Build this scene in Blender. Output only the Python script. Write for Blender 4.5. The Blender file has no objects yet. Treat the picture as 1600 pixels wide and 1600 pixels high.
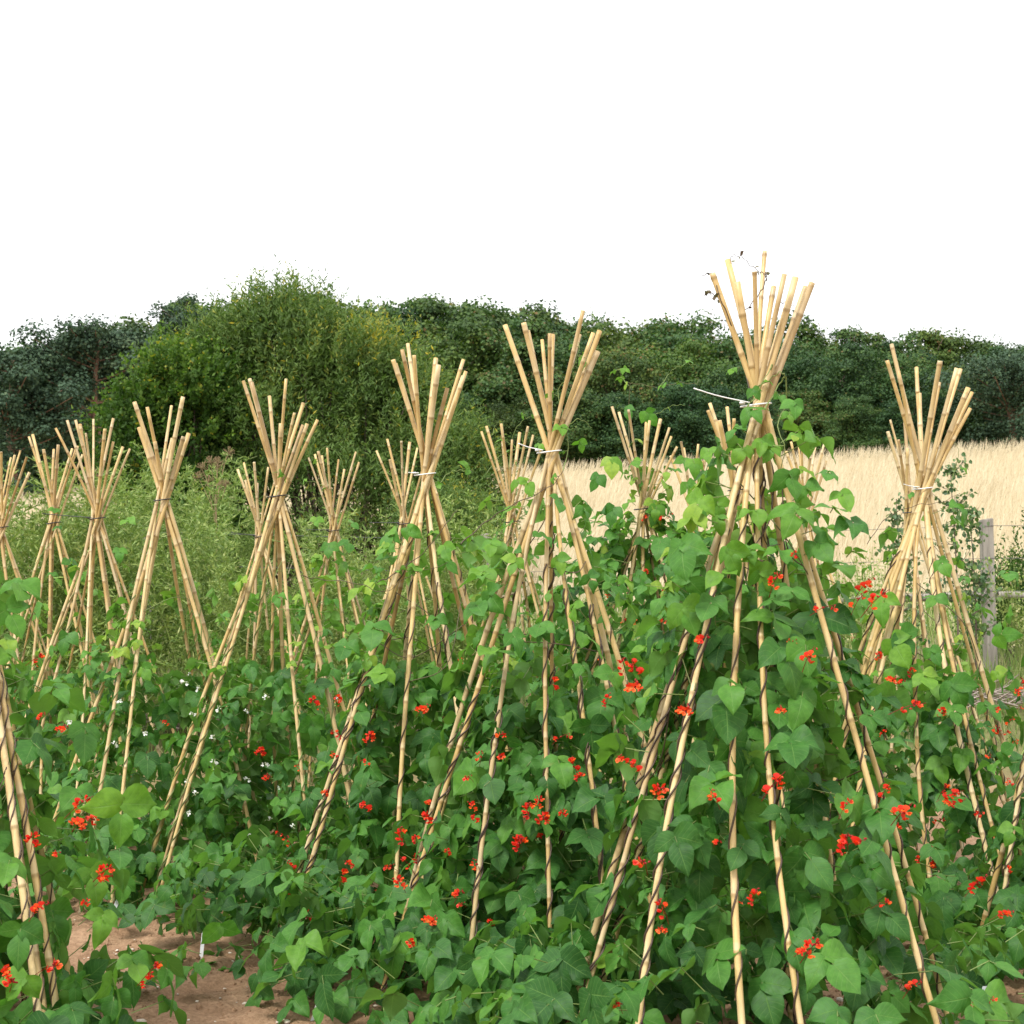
import bpy, math, random
import numpy as np
from mathutils import Vector, Matrix, noise as mnoise
R_ = math.radians
sc = bpy.context.scene

# ---------------------------------------------------------------- camera
FPX = 2200.0; HZ = 1000.0; CH = 1.152
PITCH = math.atan((HZ - 800.0) / FPX)
cam_d = bpy.data.cameras.new('camera'); cam = bpy.data.objects.new('camera', cam_d)
sc.collection.objects.link(cam); sc.camera = cam
cam.location = (0, 0, CH); cam.rotation_euler = (R_(90) + PITCH, 0, 0)
cam_d.sensor_width = 36; cam_d.lens = FPX / 1600 * 36
cam_d.clip_start = 0.05; cam_d.clip_end = 3000
cam_d.dof.use_dof = True; cam_d.dof.focus_distance = 5.2; cam_d.dof.aperture_fstop = 11

# ---------------------------------------------------------------- sky, sun, exposure
SUN_EL, SUN_AZ = 52.0, 215.0        # azimuth clockwise from +Y : behind the camera, to the left
w = bpy.data.worlds.new('World'); sc.world = w; w.use_nodes = True
nt = w.node_tree; nt.nodes.clear()
o = nt.nodes.new('ShaderNodeOutputWorld')
sky = nt.nodes.new('ShaderNodeTexSky'); sky.sky_type = 'NISHITA'; sky.sun_disc = False
sky.sun_elevation = R_(SUN_EL); sky.sun_rotation = R_(SUN_AZ); sky.dust_density = 3
b1 = nt.nodes.new('ShaderNodeBackground'); b1.inputs[1].default_value = 0.10
b2 = nt.nodes.new('ShaderNodeBackground'); b2.inputs[0].default_value = (1.0, 0.995, 0.985, 1); b2.inputs[1].default_value = 1.03
mx = nt.nodes.new('ShaderNodeMixShader'); mx.inputs[0].default_value = 0.85     # cloud cover
nt.links.new(sky.outputs[0], b1.inputs[0]); nt.links.new(b1.outputs[0], mx.inputs[1])
nt.links.new(b2.outputs[0], mx.inputs[2]); nt.links.new(mx.outputs[0], o.inputs[0])
sl = bpy.data.lights.new('sun', 'SUN'); sl.energy = 2.2; sl.angle = R_(12); sl.color = (1, .965, .9)
so = bpy.data.objects.new('sun', sl); sc.collection.objects.link(so)
so.rotation_euler = (R_(90 - SUN_EL), 0, R_(180 - SUN_AZ))
sc.view_settings.view_transform = 'Standard'; sc.view_settings.look = 'None'
sc.view_settings.gamma = 1; sc.view_settings.exposure = 0.85

# ---------------------------------------------------------------- helpers
rng = np.random.default_rng(7); random.seed(7)
cph, sph = math.cos(PITCH), math.sin(PITCH)
def ray(u, v):
    a = (u - 800) / FPX; b = (800 - v) / FPX
    return a, cph - b * sph, sph + b * cph
def P(u, v, d):
    x, y, z = ray(u, v); k = d / y
    return np.array([x * k, d, CH + z * k])
def PZ(u, v, z0):
    x, y, z = ray(u, v); k = (z0 - CH) / z
    return np.array([x * k, y * k, z0])

def mat(name, build):
    m = bpy.data.materials.new(name); m.use_nodes = True
    t = m.node_tree; t.nodes.clear()
    out = t.nodes.new('ShaderNodeOutputMaterial')
    build(t, out); return m
def N(t, typ, **kw):
    n = t.nodes.new(typ)
    for k, v in kw.items():
        if k.startswith('i_'): n.inputs[k[2:].replace('_', ' ')].default_value = v
        elif k.startswith('n'): n.inputs[int(k[1:])].default_value = v
        else: setattr(n, k, v)
    return n
def L(t, a, b): t.links.new(a, b)
def ramp(t, fac, stops, interp='LINEAR'):
    r = t.nodes.new('ShaderNodeValToRGB'); r.color_ramp.interpolation = interp
    e = r.color_ramp.elements
    while len(e) < len(stops): e.new(.5)
    for i, (p, c) in enumerate(stops):
        e[i].position = p; e[i].color = (*c, 1) if len(c) == 3 else c
    if fac is not None: L(t, fac, r.inputs[0])
    return r
def mathn(t, op, a, b=None, c=None):
    n = t.nodes.new('ShaderNodeMath'); n.operation = op
    for i, x in enumerate((a, b, c)):
        if x is None: continue
        if isinstance(x, (int, float)): n.inputs[i].default_value = x
        else: L(t, x, n.inputs[i])
    return n.outputs[0]
def mixc(t, fac, a, b, mode='MIX'):
    n = t.nodes.new('ShaderNodeMix'); n.data_type = 'RGBA'; n.blend_type = mode
    for s, x in ((0, fac), (6, a), (7, b)):
        if isinstance(x, (int, float)): n.inputs[s].default_value = x
        elif isinstance(x, tuple): n.inputs[s].default_value = (*x, 1)
        else: L(t, x, n.inputs[s])
    return n.outputs[2]

# ---- leaf-type materials: attribute 'lv' = (u across -1..1, v along 0..1, tint 0..1)
def leaf_mat(name, stops, vein=None, back=None, trans=.28, rough=.5, spec=.5, veins=False, bump=0, vary=False, tt=(1.2, 1.4, .6)):
    def f(t, out):
        at = N(t, 'ShaderNodeAttribute', attribute_name='lv')
        sp = N(t, 'ShaderNodeSeparateXYZ'); L(t, at.outputs['Vector'], sp.inputs[0])
        col = ramp(t, sp.outputs[2], stops).outputs[0]
        if vary:
            oi = N(t, 'ShaderNodeObjectInfo')
            col = mixc(t, 1.0, col, ramp(t, oi.outputs['Random'], [(0, (.82, .98, 1.05)), (.4, (1, 1.08, .95)), (.75, (1.3, 1.05, .72)), (1, (1.25, 1.25, .8))]).outputs[0], 'MULTIPLY')
        bs = N(t, 'ShaderNodeBsdfPrincipled', i_Roughness=rough); bs.inputs['Specular IOR Level'].default_value = spec
        if veins:
            au = mathn(t, 'ABSOLUTE', sp.outputs[0])
            # mid rib
            rib = mathn(t, 'SUBTRACT', 1.0, mathn(t, 'SMOOTH_MIN', mathn(t, 'MULTIPLY', au, 22), 1.0, .2))
            k = mathn(t, 'SUBTRACT', sp.outputs[1], mathn(t, 'MULTIPLY', au, .30))
            s = mathn(t, 'ABSOLUTE', mathn(t, 'SUBTRACT', mathn(t, 'FRACT', mathn(t, 'MULTIPLY', k, 7.0)), .5))
            sv = mathn(t, 'SUBTRACT', 1.0, mathn(t, 'SMOOTH_MIN', mathn(t, 'MULTIPLY', s, 13), 1.0, .2))
            vv = mathn(t, 'MAXIMUM', rib, mathn(t, 'MULTIPLY', sv, .5))
            vv = mathn(t, 'MAXIMUM', vv, 0.0)
            tc = N(t, 'ShaderNodeTexCoord')
            nz = N(t, 'ShaderNodeTexNoise', i_Scale=55.0, i_Detail=3.0); L(t, tc.outputs['Object'], nz.inputs['Vector'])
            mott = ramp(t, nz.outputs[0], [(.3, (.78, .82, .75)), (.7, (1.2, 1.15, 1.1))]).outputs[0]
            col = mixc(t, 1.0, col, mott, 'MULTIPLY')
            nz2 = N(t, 'ShaderNodeTexNoise', i_Scale=14.0, i_Detail=4.0); L(t, tc.outputs['Object'], nz2.inputs['Vector'])
            spot = ramp(t, nz2.outputs[0], [(.70, (0, 0, 0)), (.78, (.55, .55, .55))]).outputs[0]
            col = mixc(t, spot, col, (.22, .21, .05))
            col = mixc(t, mathn(t, 'MULTIPLY', vv, .72), col, vein)
            bp = N(t, 'ShaderNodeBump', i_Strength=.35, i_Distance=.003)
            hh = mathn(t, 'SUBTRACT', mathn(t, 'MULTIPLY', nz.outputs[0], .35), vv)
            L(t, hh, bp.inputs['Height']); L(t, bp.outputs[0], bs.inputs['Normal'])
        if back:
            g = N(t, 'ShaderNodeNewGeometry')
            col = mixc(t, mathn(t, 'MULTIPLY', g.outputs['Backfacing'], .65), col, back)
        L(t, col, bs.inputs['Base Color'])
        tr = N(t, 'ShaderNodeBsdfTranslucent')
        L(t, mixc(t, 1.0, col, tt, 'MULTIPLY'), tr.inputs[0])
        m = N(t, 'ShaderNodeMixShader', n0=trans)
        L(t, bs.outputs[0], m.inputs[1]); L(t, tr.outputs[0], m.inputs[2]); L(t, m.outputs[0], out.inputs[0])
    return mat(name, f)

M = {}
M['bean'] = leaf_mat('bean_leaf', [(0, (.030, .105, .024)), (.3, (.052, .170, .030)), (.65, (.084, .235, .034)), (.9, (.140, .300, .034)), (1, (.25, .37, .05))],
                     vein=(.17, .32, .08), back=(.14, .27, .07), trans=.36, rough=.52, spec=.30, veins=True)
M['tree'] = leaf_mat('broadleaf_foliage', stops=[(0, (.024, .056, .024)), (.35, (.042, .088, .030)), (.65, (.068, .122, .034)), (.85, (.10, .146, .036)), (1, (.13, .09, .04))], trans=.2, rough=.6, spec=.25, vary=True)
M['pine'] = leaf_mat('pine_foliage', [(0, (.024, .052, .030)), (.6, (.048, .092, .048)), (1, (.095, .135, .065))], trans=.08, rough=.65, spec=.25)
M['willow'] = leaf_mat('willow_foliage', [(0, (.024, .054, .013)), (.4, (.056, .110, .020)), (.75, (.125, .195, .042)), (.95, (.24, .30, .09)), (1, (.45, .38, .04))], back=(.11, .19, .05), trans=.28, rough=.6, spec=.25)
M['maple'] = leaf_mat('maple_foliage', [(0, (.024, .062, .011)), (.5, (.054, .120, .018)), (.9, (.13, .22, .03)), (1, (.34, .32, .04))], trans=.3, rough=.6, spec=.25)
M['fern'] = leaf_mat('feathery_foliage', [(0, (.075, .145, .030)), (.5, (.19, .285, .060)), (.9, (.34, .41, .13)), (1, (.48, .46, .23))], tt=(1.1, 1.25, .8), trans=.3, rough=.6)
M['poplar'] = leaf_mat('poplar_foliage', [(0, (.03, .08, .03)), (.6, (.075, .15, .05)), (1, (.15, .24, .07))], back=(.2, .27, .15), trans=.3)
M['straw'] = leaf_mat('dry_grass', [(0, (.38, .305, .185)), (.5, (.55, .47, .315)), (1, (.66, .59, .43))], tt=(1, 1, 1), trans=.35, rough=.7, spec=.2)
M['vine'] = leaf_mat('vine_stem', [(0, (.045, .022, .018)), (.45, (.085, .055, .025)), (.6, (.14, .19, .05)), (1, (.22, .32, .08))], trans=0.0, rough=.55)
M['red'] = leaf_mat('flower_petal', tt=(1.2,1,1), stops= [(0, (.20, .006, .008)), (.35, (.46, .010, .008)), (.72, (.72, .026, .006)), (1, (.86, .15, .02))], trans=.3, rough=.5)
M['white_petal'] = leaf_mat('white_petal', tt=(1,1,1), stops= [(0, (.25, .35, .12)), (.3, (.6, .65, .4)), (.45, (.82, .84, .78)), (1, (.86, .87, .84))], trans=.3, rough=.5)

def _cane(t, out):
    at = N(t, 'ShaderNodeAttribute', attribute_name='lv')
    sp = N(t, 'ShaderNodeSeparateXYZ'); L(t, at.outputs['Vector'], sp.inputs[0])
    tc = N(t, 'ShaderNodeTexCoord')
    base = ramp(t, sp.outputs[2], [(0, (.35, .225, .080)), (.35, (.50, .350, .135)), (.75, (.59, .440, .195)), (1, (.63, .50, .27))]).outputs[0]
    mp = N(t, 'ShaderNodeMapping'); mp.inputs['Scale'].default_value = (60, 60, 5); L(t, tc.outputs['Object'], mp.inputs[0])
    nz = N(t, 'ShaderNodeTexNoise', i_Scale=1.0, i_Detail=4.0, i_Roughness=.6); L(t, mp.outputs[0], nz.inputs['Vector'])
    base = mixc(t, 1.0, base, ramp(t, nz.outputs[0], [(.25, (.72, .66, .55)), (.55, (1.02, 1.0, .98)), (.8, (1.12, 1.12, 1.1))]).outputs[0], 'MULTIPLY')
    n3 = N(t, 'ShaderNodeTexNoise', i_Scale=9.0, i_Detail=5.0, i_Roughness=.7); L(t, tc.outputs['Object'], n3.inputs['Vector'])
    base = mixc(t, ramp(t, n3.outputs[0], [(.56, (0, 0, 0)), (.72, (.7, .7, .7))]).outputs[0], base, (.27, .19, .10))
    oi = N(t, 'ShaderNodeObjectInfo')
    base = mixc(t, mathn(t, 'MULTIPLY', ramp(t, oi.outputs['Random'], [(.55, (0, 0, 0)), (1, (1, 1, 1))]).outputs[0], .42), base, (.30, .235, .155))
    # nodes: pale band above a dark ring
    base = mixc(t, mathn(t, 'MULTIPLY', sp.outputs[0], .50), base, (.16, .095, .04))
    base = mixc(t, mathn(t, 'MULTIPLY', sp.outputs[1], .30), base, (.62, .54, .38))
    bs = N(t, 'ShaderNodeBsdfPrincipled', i_Roughness=.42); bs.inputs['Specular IOR Level'].default_value = .45
    bp = N(t, 'ShaderNodeBump', i_Strength=.25, i_Distance=.003); L(t, nz.outputs[0], bp.inputs['Height']); L(t, bp.outputs[0], bs.inputs['Normal'])
    L(t, base, bs.inputs['Base Color']); L(t, bs.outputs[0], out.inputs[0])
M['cane'] = mat('bamboo_cane', _cane)

def simple(name, c, rough=.6, noise=0, c2=None, scale=8, spec=.5, bump=0):
    def f(t, out):
        bs = N(t, 'ShaderNodeBsdfPrincipled', i_Roughness=rough); bs.inputs['Base Color'].default_value = (*c, 1)
        bs.inputs['Specular IOR Level'].default_value = spec
        if c2:
            tc = N(t, 'ShaderNodeTexCoord'); mp = N(t, 'ShaderNodeMapping'); L(t, tc.outputs['Object'], mp.inputs[0])
            if isinstance(scale, tuple): mp.inputs['Scale'].default_value = scale; s = 1.0
            else: s = scale
            nz = N(t, 'ShaderNodeTexNoise', i_Scale=float(s), i_Detail=6.0, i_Roughness=.65); L(t, mp.outputs[0], nz.inputs['Vector'])
            L(t, ramp(t, nz.outputs[0], [(.3, c), (.7, c2)]).outputs[0], bs.inputs['Base Color'])
            if bump:
                bp = N(t, 'ShaderNodeBump', i_Strength=.6, i_Distance=bump); L(t, nz.outputs[0], bp.inputs['Height']); L(t, bp.outputs[0], bs.inputs['Normal'])
        L(t, bs.outputs[0], out.inputs[0])
    return mat(name, f)
M['white_plastic'] = simple('white_plastic', (.78, .79, .80), .35)
M['black_plastic'] = simple('black_plastic', (.02, .02, .022), .4)
M['label'] = simple('label_plastic', (.74, .76, .80), .4, c2=(.60, .62, .64), scale=20)
M['post'] = simple('weathered_wood', (.15, .135, .115), .8, c2=(.33, .305, .265), scale=(45, 45, 3), bump=.01)
M['bark'] = simple('bark', (.07, .05, .035), .85, c2=(.16, .12, .09), scale=(12, 12, 3), bump=.03)
M['pinebark'] = simple('pine_bark', (.13, .075, .050), .85, c2=(.26, .15, .10), scale=(8, 8, 3), bump=.03)
M['wire'] = simple('wire', (.10, .10, .11), .4)
M['pebble'] = simple('pebble', (.42, .33, .25), .7, c2=(.72, .66, .58), scale=14)
M['brush'] = simple('brushwood', (.16, .11, .09), .8, c2=(.50, .43, .38), scale=9)
M['umbel'] = simple('dried_umbel', (.18, .12, .06), .8, c2=(.34, .26, .13), scale=30)

def _ground(t, out):
    g = N(t, 'ShaderNodeNewGeometry'); sp = N(t, 'ShaderNodeSeparateXYZ'); L(t, g.outputs['Position'], sp.inputs[0])
    def nz(s, d=6, r=.6, vec=None):
        n = N(t, 'ShaderNodeTexNoise', i_Scale=float(s), i_Detail=float(d), i_Roughness=r); L(t, vec or g.outputs['Position'], n.inputs['Vector']); return n.outputs[0]
    soil = ramp(t, nz(3.5, 8, .7), [(.25, (.195, .112, .062)), (.5, (.325, .203, .122)), (.75, (.43, .285, .18))]).outputs[0]
    fine = ramp(t, nz(60, 5, .7), [(.3, (.62, .58, .54)), (.6, (1.05, 1.05, 1.05)), (.8, (1.3, 1.28, 1.25))]).outputs[0]
    soil = mixc(t, 1.0, soil, fine, 'MULTIPLY')
    straw = ramp(t, nz(.35, 6, .6), [(.3, (.40, .335, .215)), (.55, (.52, .45, .31)), (.8, (.58, .52, .375))]).outputs[0]
    mp = N(t, 'ShaderNodeMapping'); mp.inputs['Scale'].default_value = (6, .8, 1); L(t, g.outputs['Position'], mp.inputs[0])
    straw = mixc(t, 1.0, straw, ramp(t, nz(1.0, 6, .7, mp.outputs[0]), [(.3, (.78, .74, .66)), (.65, (1.08, 1.08, 1.06))]).outputs[0], 'MULTIPLY')
    green = ramp(t, nz(4), [(.3, (.08, .10, .03)), (.7, (.22, .20, .09))]).outputs[0]
    yy = mathn(t, 'ADD', sp.outputs[1], mathn(t, 'MULTIPLY', nz(.5), 2.0))
    a = N(t, 'ShaderNodeMapRange', n1=10.5, n2=12.0); L(t, yy, a.inputs[0])
    b = N(t, 'ShaderNodeMapRange', n1=15.0, n2=18.5); L(t, yy, b.inputs[0])
    col = mixc(t, a.outputs[0], soil, green); col = mixc(t, b.outputs[0], col, straw)
    bs = N(t, 'ShaderNodeBsdfPrincipled', i_Roughness=.9); bs.inputs['Specular IOR Level'].default_value = .2
    bp = N(t, 'ShaderNodeBump', i_Strength=.8, i_Distance=.02)
    L(t, mathn(t, 'ADD', nz(26, 8, .7), mathn(t, 'MULTIPLY', nz(110, 4), .35)), bp.inputs['Height']); L(t, bp.outputs[0], bs.inputs['Normal'])
    L(t, col, bs.inputs['Base Color']); L(t, bs.outputs[0], out.inputs[0])
M['ground'] = mat('ground', _ground)

# ---- mesh builder on numpy
class MB:
    def __init__(s): s.v = []; s.q = []; s.t = []; s.a = []; s.n = 0
    def add(s, v, q=None, t=None, a=None):
        v = np.asarray(v, float).reshape(-1, 3); k = len(v)
        if a is None: a = np.tile([0, .5, .5], (k, 1))
        s.v.append(v); s.a.append(np.asarray(a, float).reshape(-1, 3))
        if q is not None and len(q): s.q.append(np.asarray(q, np.int64).reshape(-1, 4) + s.n)
        if t is not None and len(t): s.t.append(np.asarray(t, np.int64).reshape(-1, 3) + s.n)
        s.n += k
    def inst(s, tv, tq, ta, mats, pos, tint, tt=None):
        """template verts tv(V,3), quads, attrs(V,2); mats(N,3,3) columns = axes; pos(N,3); tint(N)"""
        n = len(pos)
        if n == 0: return
        V = len(tv)
        v = np.einsum('nij,vj->nvi', mats, tv) + pos[:, None, :]
        a = np.empty((n, V, 3)); a[:, :, :2] = ta[None]; a[:, :, 2] = np.asarray(tint)[:, None]
        off = (np.arange(n) * V)[:, None, None]
        s.add(v.reshape(-1, 3), (np.asarray(tq)[None] + off).reshape(-1, 4) if tq is not None and len(tq) else None,
              (np.asarray(tt)[None] + off).reshape(-1, 3) if tt is not None and len(tt) else None, a.reshape(-1, 3))
    def mesh(s, name, m, smooth=True, origin=None):
        v = np.concatenate(s.v); a = np.concatenate(s.a)
        if origin is not None: v = v - np.asarray(origin)
        q = np.concatenate(s.q) if s.q else np.zeros((0, 4), np.int64)
        t = np.concatenate(s.t) if s.t else np.zeros((0, 3), np.int64)
        me = bpy.data.meshes.new(name); me.vertices.add(len(v)); me.vertices.foreach_set('co', v.astype(np.float32).ravel())
        me.loops.add(q.size + t.size)
        me.loops.foreach_set('vertex_index', np.concatenate([q.ravel(), t.ravel()]).astype(np.int32))
        me.polygons.add(len(q) + len(t))
        ls = np.concatenate([np.arange(len(q)) * 4, q.size + np.arange(len(t)) * 3]).astype(np.int32)
        me.polygons.foreach_set('loop_start', ls)
        me.polygons.foreach_set('use_smooth', np.full(len(ls), smooth))
        at = me.attributes.new('lv', 'FLOAT_VECTOR', 'POINT'); at.data.foreach_set('vector', a.astype(np.float32).ravel())
        me.materials.append(m); me.update(calc_edges=True); me.validate()
        return me
    def obj(s, name, m, parent=None, origin=None, smooth=True):
        o = bpy.data.objects.new(name, s.mesh(name, m, smooth, origin)); sc.collection.objects.link(o)
        if parent is not None: o.parent = parent
        elif origin is not None: o.location = origin
        return o
def tag(o, label=None, cat=None, group=None, kind=None):
    if label: o['label'] = label
    if cat: o['category'] = cat
    if group: o['group'] = group
    if kind: o['kind'] = kind
    return o
def empty(name, loc, label, cat, group=None):
    e = bpy.data.objects.new(name, None); sc.collection.objects.link(e); e.location = loc; e.empty_display_size = .1
    return tag(e, label, cat, group)
def unit(v): return v / np.maximum(np.linalg.norm(v, axis=-1, keepdims=True), 1e-9)
def frames(d, nrm):
    """columns X=side, Y=d (length), Z=normal"""
    y = unit(d); x = unit(np.cross(y, nrm)); z = np.cross(x, y)
    return np.stack([x, y, z], axis=-1)
def tube(mb, pts, rad, sides=6, tint=.5, a0=None, a1=None, cap=True, twist=0):
    pts = np.asarray(pts, float); n = len(pts); rad = np.broadcast_to(rad, n)
    tn = unit(np.gradient(pts, axis=0)); ref = np.array([.3, .9, .25]) if abs(tn[:, 1]).mean() < .8 else np.array([1., 0, .2])
    x = unit(np.cross(tn, ref)); y = np.cross(tn, x)
    an = np.arange(sides) / sides * 2 * math.pi
    v = pts[:, None] + rad[:, None, None] * (np.cos(an)[None, :, None] * x[:, None] + np.sin(an)[None, :, None] * y[:, None])
    i = np.arange(n - 1)[:, None] * sides; j = np.arange(sides)[None]; k = (j + 1) % sides
    q = np.stack([i + j, i + k, i + sides + k, i + sides + j], -1).reshape(-1, 4)
    a = np.zeros((n, sides, 3)); a[..., 0] = 0 if a0 is None else np.asarray(a0)[:, None]; a[..., 1] = 0 if a1 is None else np.asarray(a1)[:, None]; a[..., 2] = tint
    t = None; v = v.reshape(-1, 3); a = a.reshape(-1, 3)
    if cap:
        v = np.concatenate([v, pts[-1:]]); a = np.concatenate([a, [[.5, 0, tint]]]); c = n * sides; b = (n - 1) * sides
        t = [[b + s, b + (s + 1) % sides, c] for s in range(sides)]
    mb.add(v, q, t, a)
def spline(pts, n):
    p = np.asarray(pts, float); m = len(p)
    if m == 2: return p[0] + np.linspace(0, 1, n)[:, None] * (p[1] - p[0])
    pp = np.concatenate([[2 * p[0] - p[1]], p, [2 * p[-1] - p[-2]]])
    u = np.linspace(0, m - 1 - 1e-6, n); i = u.astype(int); f = (u - i)[:, None]
    a, b, c, d = pp[i], pp[i + 1], pp[i + 2], pp[i + 3]
    return .5 * (2 * b + (c - a) * f + (2 * a - 5 * b + 4 * c - d) * f ** 2 + (3 * b - a - 3 * c + d) * f ** 3)

# ---------------------------------------------------------------- terrain
def smooth(a, b, x): t = np.clip((x - a) / (b - a), 0, 1); return t * t * (3 - 2 * t)
def terr(x, y):
    x = np.asarray(x, float); y = np.asarray(y, float)
    z = .85 * smooth(9.4, 13.2, y)
    z = z + .139 * np.clip(y - 13, 0, 65) + .05 * np.clip(y - 78, 0, 300)
    z = z + .05 * np.clip(x, -60, 60) * np.clip((y - 14) / 61, 0, 1)
    return z
def axis(core, step, outer, growth=1.12):
    c = list(np.arange(core[0], core[1], step)); s = step; a = core[0]; lo = []
    while a > outer[0]: s *= growth; a -= s; lo.append(a)
    s = step; a = c[-1]; hi = []
    while a < outer[1]: s *= growth; a += s; hi.append(a)
    return np.array(lo[::-1] + c + hi)
gx = axis((-2.6, 2.8), .028, (-500, 500)); gy = axis((3.2, 6.4), .022, (-300, 900), 1.06)
X, Y = np.meshgrid(gx, gy); Z = terr(X, Y)
Zn = np.zeros_like(Z)
for i in range(len(gy)):
    if gy[i] < 1 or gy[i] > 12: continue
    for j in range(len(gx)):
        if abs(gx[j]) > 5: continue
        p = Vector((gx[j], gy[i], 0))
        Zn[i, j] = .030 * mnoise.noise(p * 2.2) + .020 * mnoise.noise(p * 7) + .016 * mnoise.noise(p * 19) + .009 * abs(mnoise.noise(p * 38)) 
Z = Z + Zn
mb = MB(); ny, nx = X.shape
ii = (np.arange(ny - 1)[:, None] * nx + np.arange(nx - 1)[None])
mb.add(np.stack([X, Y, Z], -1), np.stack([ii, ii + 1, ii + nx + 1, ii + nx], -1))
ground = mb.obj('ground', M['ground']); tag(ground, kind='structure')

# ---------------------------------------------------------------- leaf templates
def leaflet(rows=8, asym=0.0, fold=.22, droop=.25, wave=.03, cols=(-1, -.55, 0, .55, 1), seed=0, cord=.09):
    r = random.Random(seed)
    T = [0, .07, .18, .32, .48, .62, .76, .88, .95, 1]; W = [.22, .56, .84, .98, .92, .75, .47, .2, .09, .0]
    ts = np.linspace(0, 1, rows); ts = ts ** .95
    v = []; a = []
    for t in ts:
        wd = np.interp(t, T, W) * .44
        for c in cols:
            k = wd * (1 + asym * (1 if c > 0 else -1) * (1 - .4 * t))
            x = c * k
            y = t - cord * abs(c) ** 1.5 * (1 - t) ** 3
            z = fold * abs(x) * (1 - .5 * t) - droop * t * t - .10 * c * c * .44
            z += wave * math.sin(t * 9 + c * 2.5 + seed) * abs(c)
            z += .012 * math.sin(t * 22) * (1 if 0 < abs(c) < 1 else 0)
            v.append((x, y, z)); a.append((c, t))
    nc = len(cols)
    q = [(i * nc + j, i * nc + j + 1, (i + 1) * nc + j + 1, (i + 1) * nc + j) for i in range(rows - 1) for j in range(nc - 1)]
    return np.array(v), np.array(q), np.array(a)
LEAF_HI = [leaflet(9, a, f, d, w_, seed=s) for s, (a, f, d, w_) in enumerate([(0, .38, .22, .05), (0, .12, .50, .06), (.0, .62, .14, .05), (.2, .35, .28, .06), (-.2, .30, .28, .06), (.24, .08, .5, .065), (-.24, .55, .18, .06)])]
LEAF_LO = [leaflet(6, a, f, d, w_, cols=(-1, 0, 1), seed=s) for s, (a, f, d, w_) in enumerate([(0, .25, .22, .03), (0, .1, .42, .03), (.0, .4, .10, .03), (.2, .2, .25, .03), (-.2, .2, .25, .03), (.22, .1, .4, .03), (-.22, .3, .12, .03)])]

def trifoliate(mb, stems, base, out, size, tint, hi, pet=None, stem_tint=.8, droopy=.75):
    """base (N,3) point on the vine, out (N,3) direction outward; adds 3 leaflets each + petiole"""
    n = len(base)
    if n == 0: return
    up = np.array([0, 0, 1.]); g = lambda s: rng.normal(0, s, (n, 3))
    out = unit(out * [1, 1, 0] + g(.22) * [1, 1, 0])
    pl = size * rng.uniform(.6, 1.5, n) if pet is None else pet
    e = base + unit(out + up * rng.uniform(-.1, .75, (n, 1)) + g(.2)) * pl[:, None]
    nrm = unit(out * rng.uniform(.25, 1.15, (n, 1)) + up * rng.uniform(.35, 1.1, (n, 1)) + g(.33))
    d0 = unit(out * .75 - up * droopy * rng.uniform(.35, 1.5, (n, 1)) + g(.32))
    d0 = unit(d0 - nrm * np.sum(d0 * nrm, 1, keepdims=True))
    side = np.cross(d0, nrm)
    T = LEAF_HI if hi else LEAF_LO
    rach = size * .28
    te = e + d0 * rach[:, None]
    sets = ((te, d0, (0, 1, 2), 1.0), (e, unit(d0 * .25 + side * .95 + g(.12)), (3, 5), .92), (e, unit(d0 * .25 - side * .95 + g(.12)), (4, 6), .92))
    for (pos, dd, var, sz) in sets:
        nn = unit(nrm + g(.24) - 0.25 * (dd if sz < 1 else 0 * dd)); ch = rng.integers(0, len(var), n)
        # lateral leaflets hang
        dd = unit(dd - up * rng.uniform(0, .5, (n, 1)) * (1 if sz < 1 else .3))
        F = frames(dd, nn); F[:, :, 0] *= rng.uniform(.80, 1.14, n)[:, None]; F[:, :, 2] *= rng.uniform(.3, 1.6, n)[:, None]; s = size * sz * rng.uniform(.78, 1.14, n)
        keep = rng.random(n) > .05
        tt = np.clip(tint + rng.normal(0, .07, n), 0, 1)
        for k, vi in enumerate(var):
            m = (ch == k) & keep
            tv, tq, ta = T[vi]
            mb.inst(tv, tq, ta, F[m] * s[m][:, None, None], pos[m], tt[m])
    if stems is not None:
        sticks(stems, base, e, .0016, stem_tint); sticks(stems, e, te, .0012, stem_tint)
STK = (np.array([(math.cos(a), h, math.sin(a)) for h in (0, 1) for a in (0, 2.09, 4.19)]), np.array([(0, 1, 4, 3), (1, 2, 5, 4), (2, 0, 3, 5)]), np.zeros((6, 2)))
def sticks(mb, a, b, r, tint):
    a = np.asarray(a, float); b = np.asarray(b, float)
    if len(a) == 0: return
    d = b - a; ln = np.linalg.norm(d, axis=1); F = frames(d, np.tile([.31, .2, .93], (len(a), 1)))
    r = np.broadcast_to(r, len(a))
    F = np.stack([F[:, :, 0] * r[:, None], F[:, :, 1] * ln[:, None], F[:, :, 2] * r[:, None]], -1)
    mb.inst(*STK, F, a, np.broadcast_to(tint, len(a)))

QUAD = (np.array([(0, 0, 0), (.42, .45, .06), (0, 1, 0), (-.42, .45, .06)]), np.array([(0, 1, 2, 3)]), np.array([(0, 0), (1, .5), (0, 1), (-1, .5)]))
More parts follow.
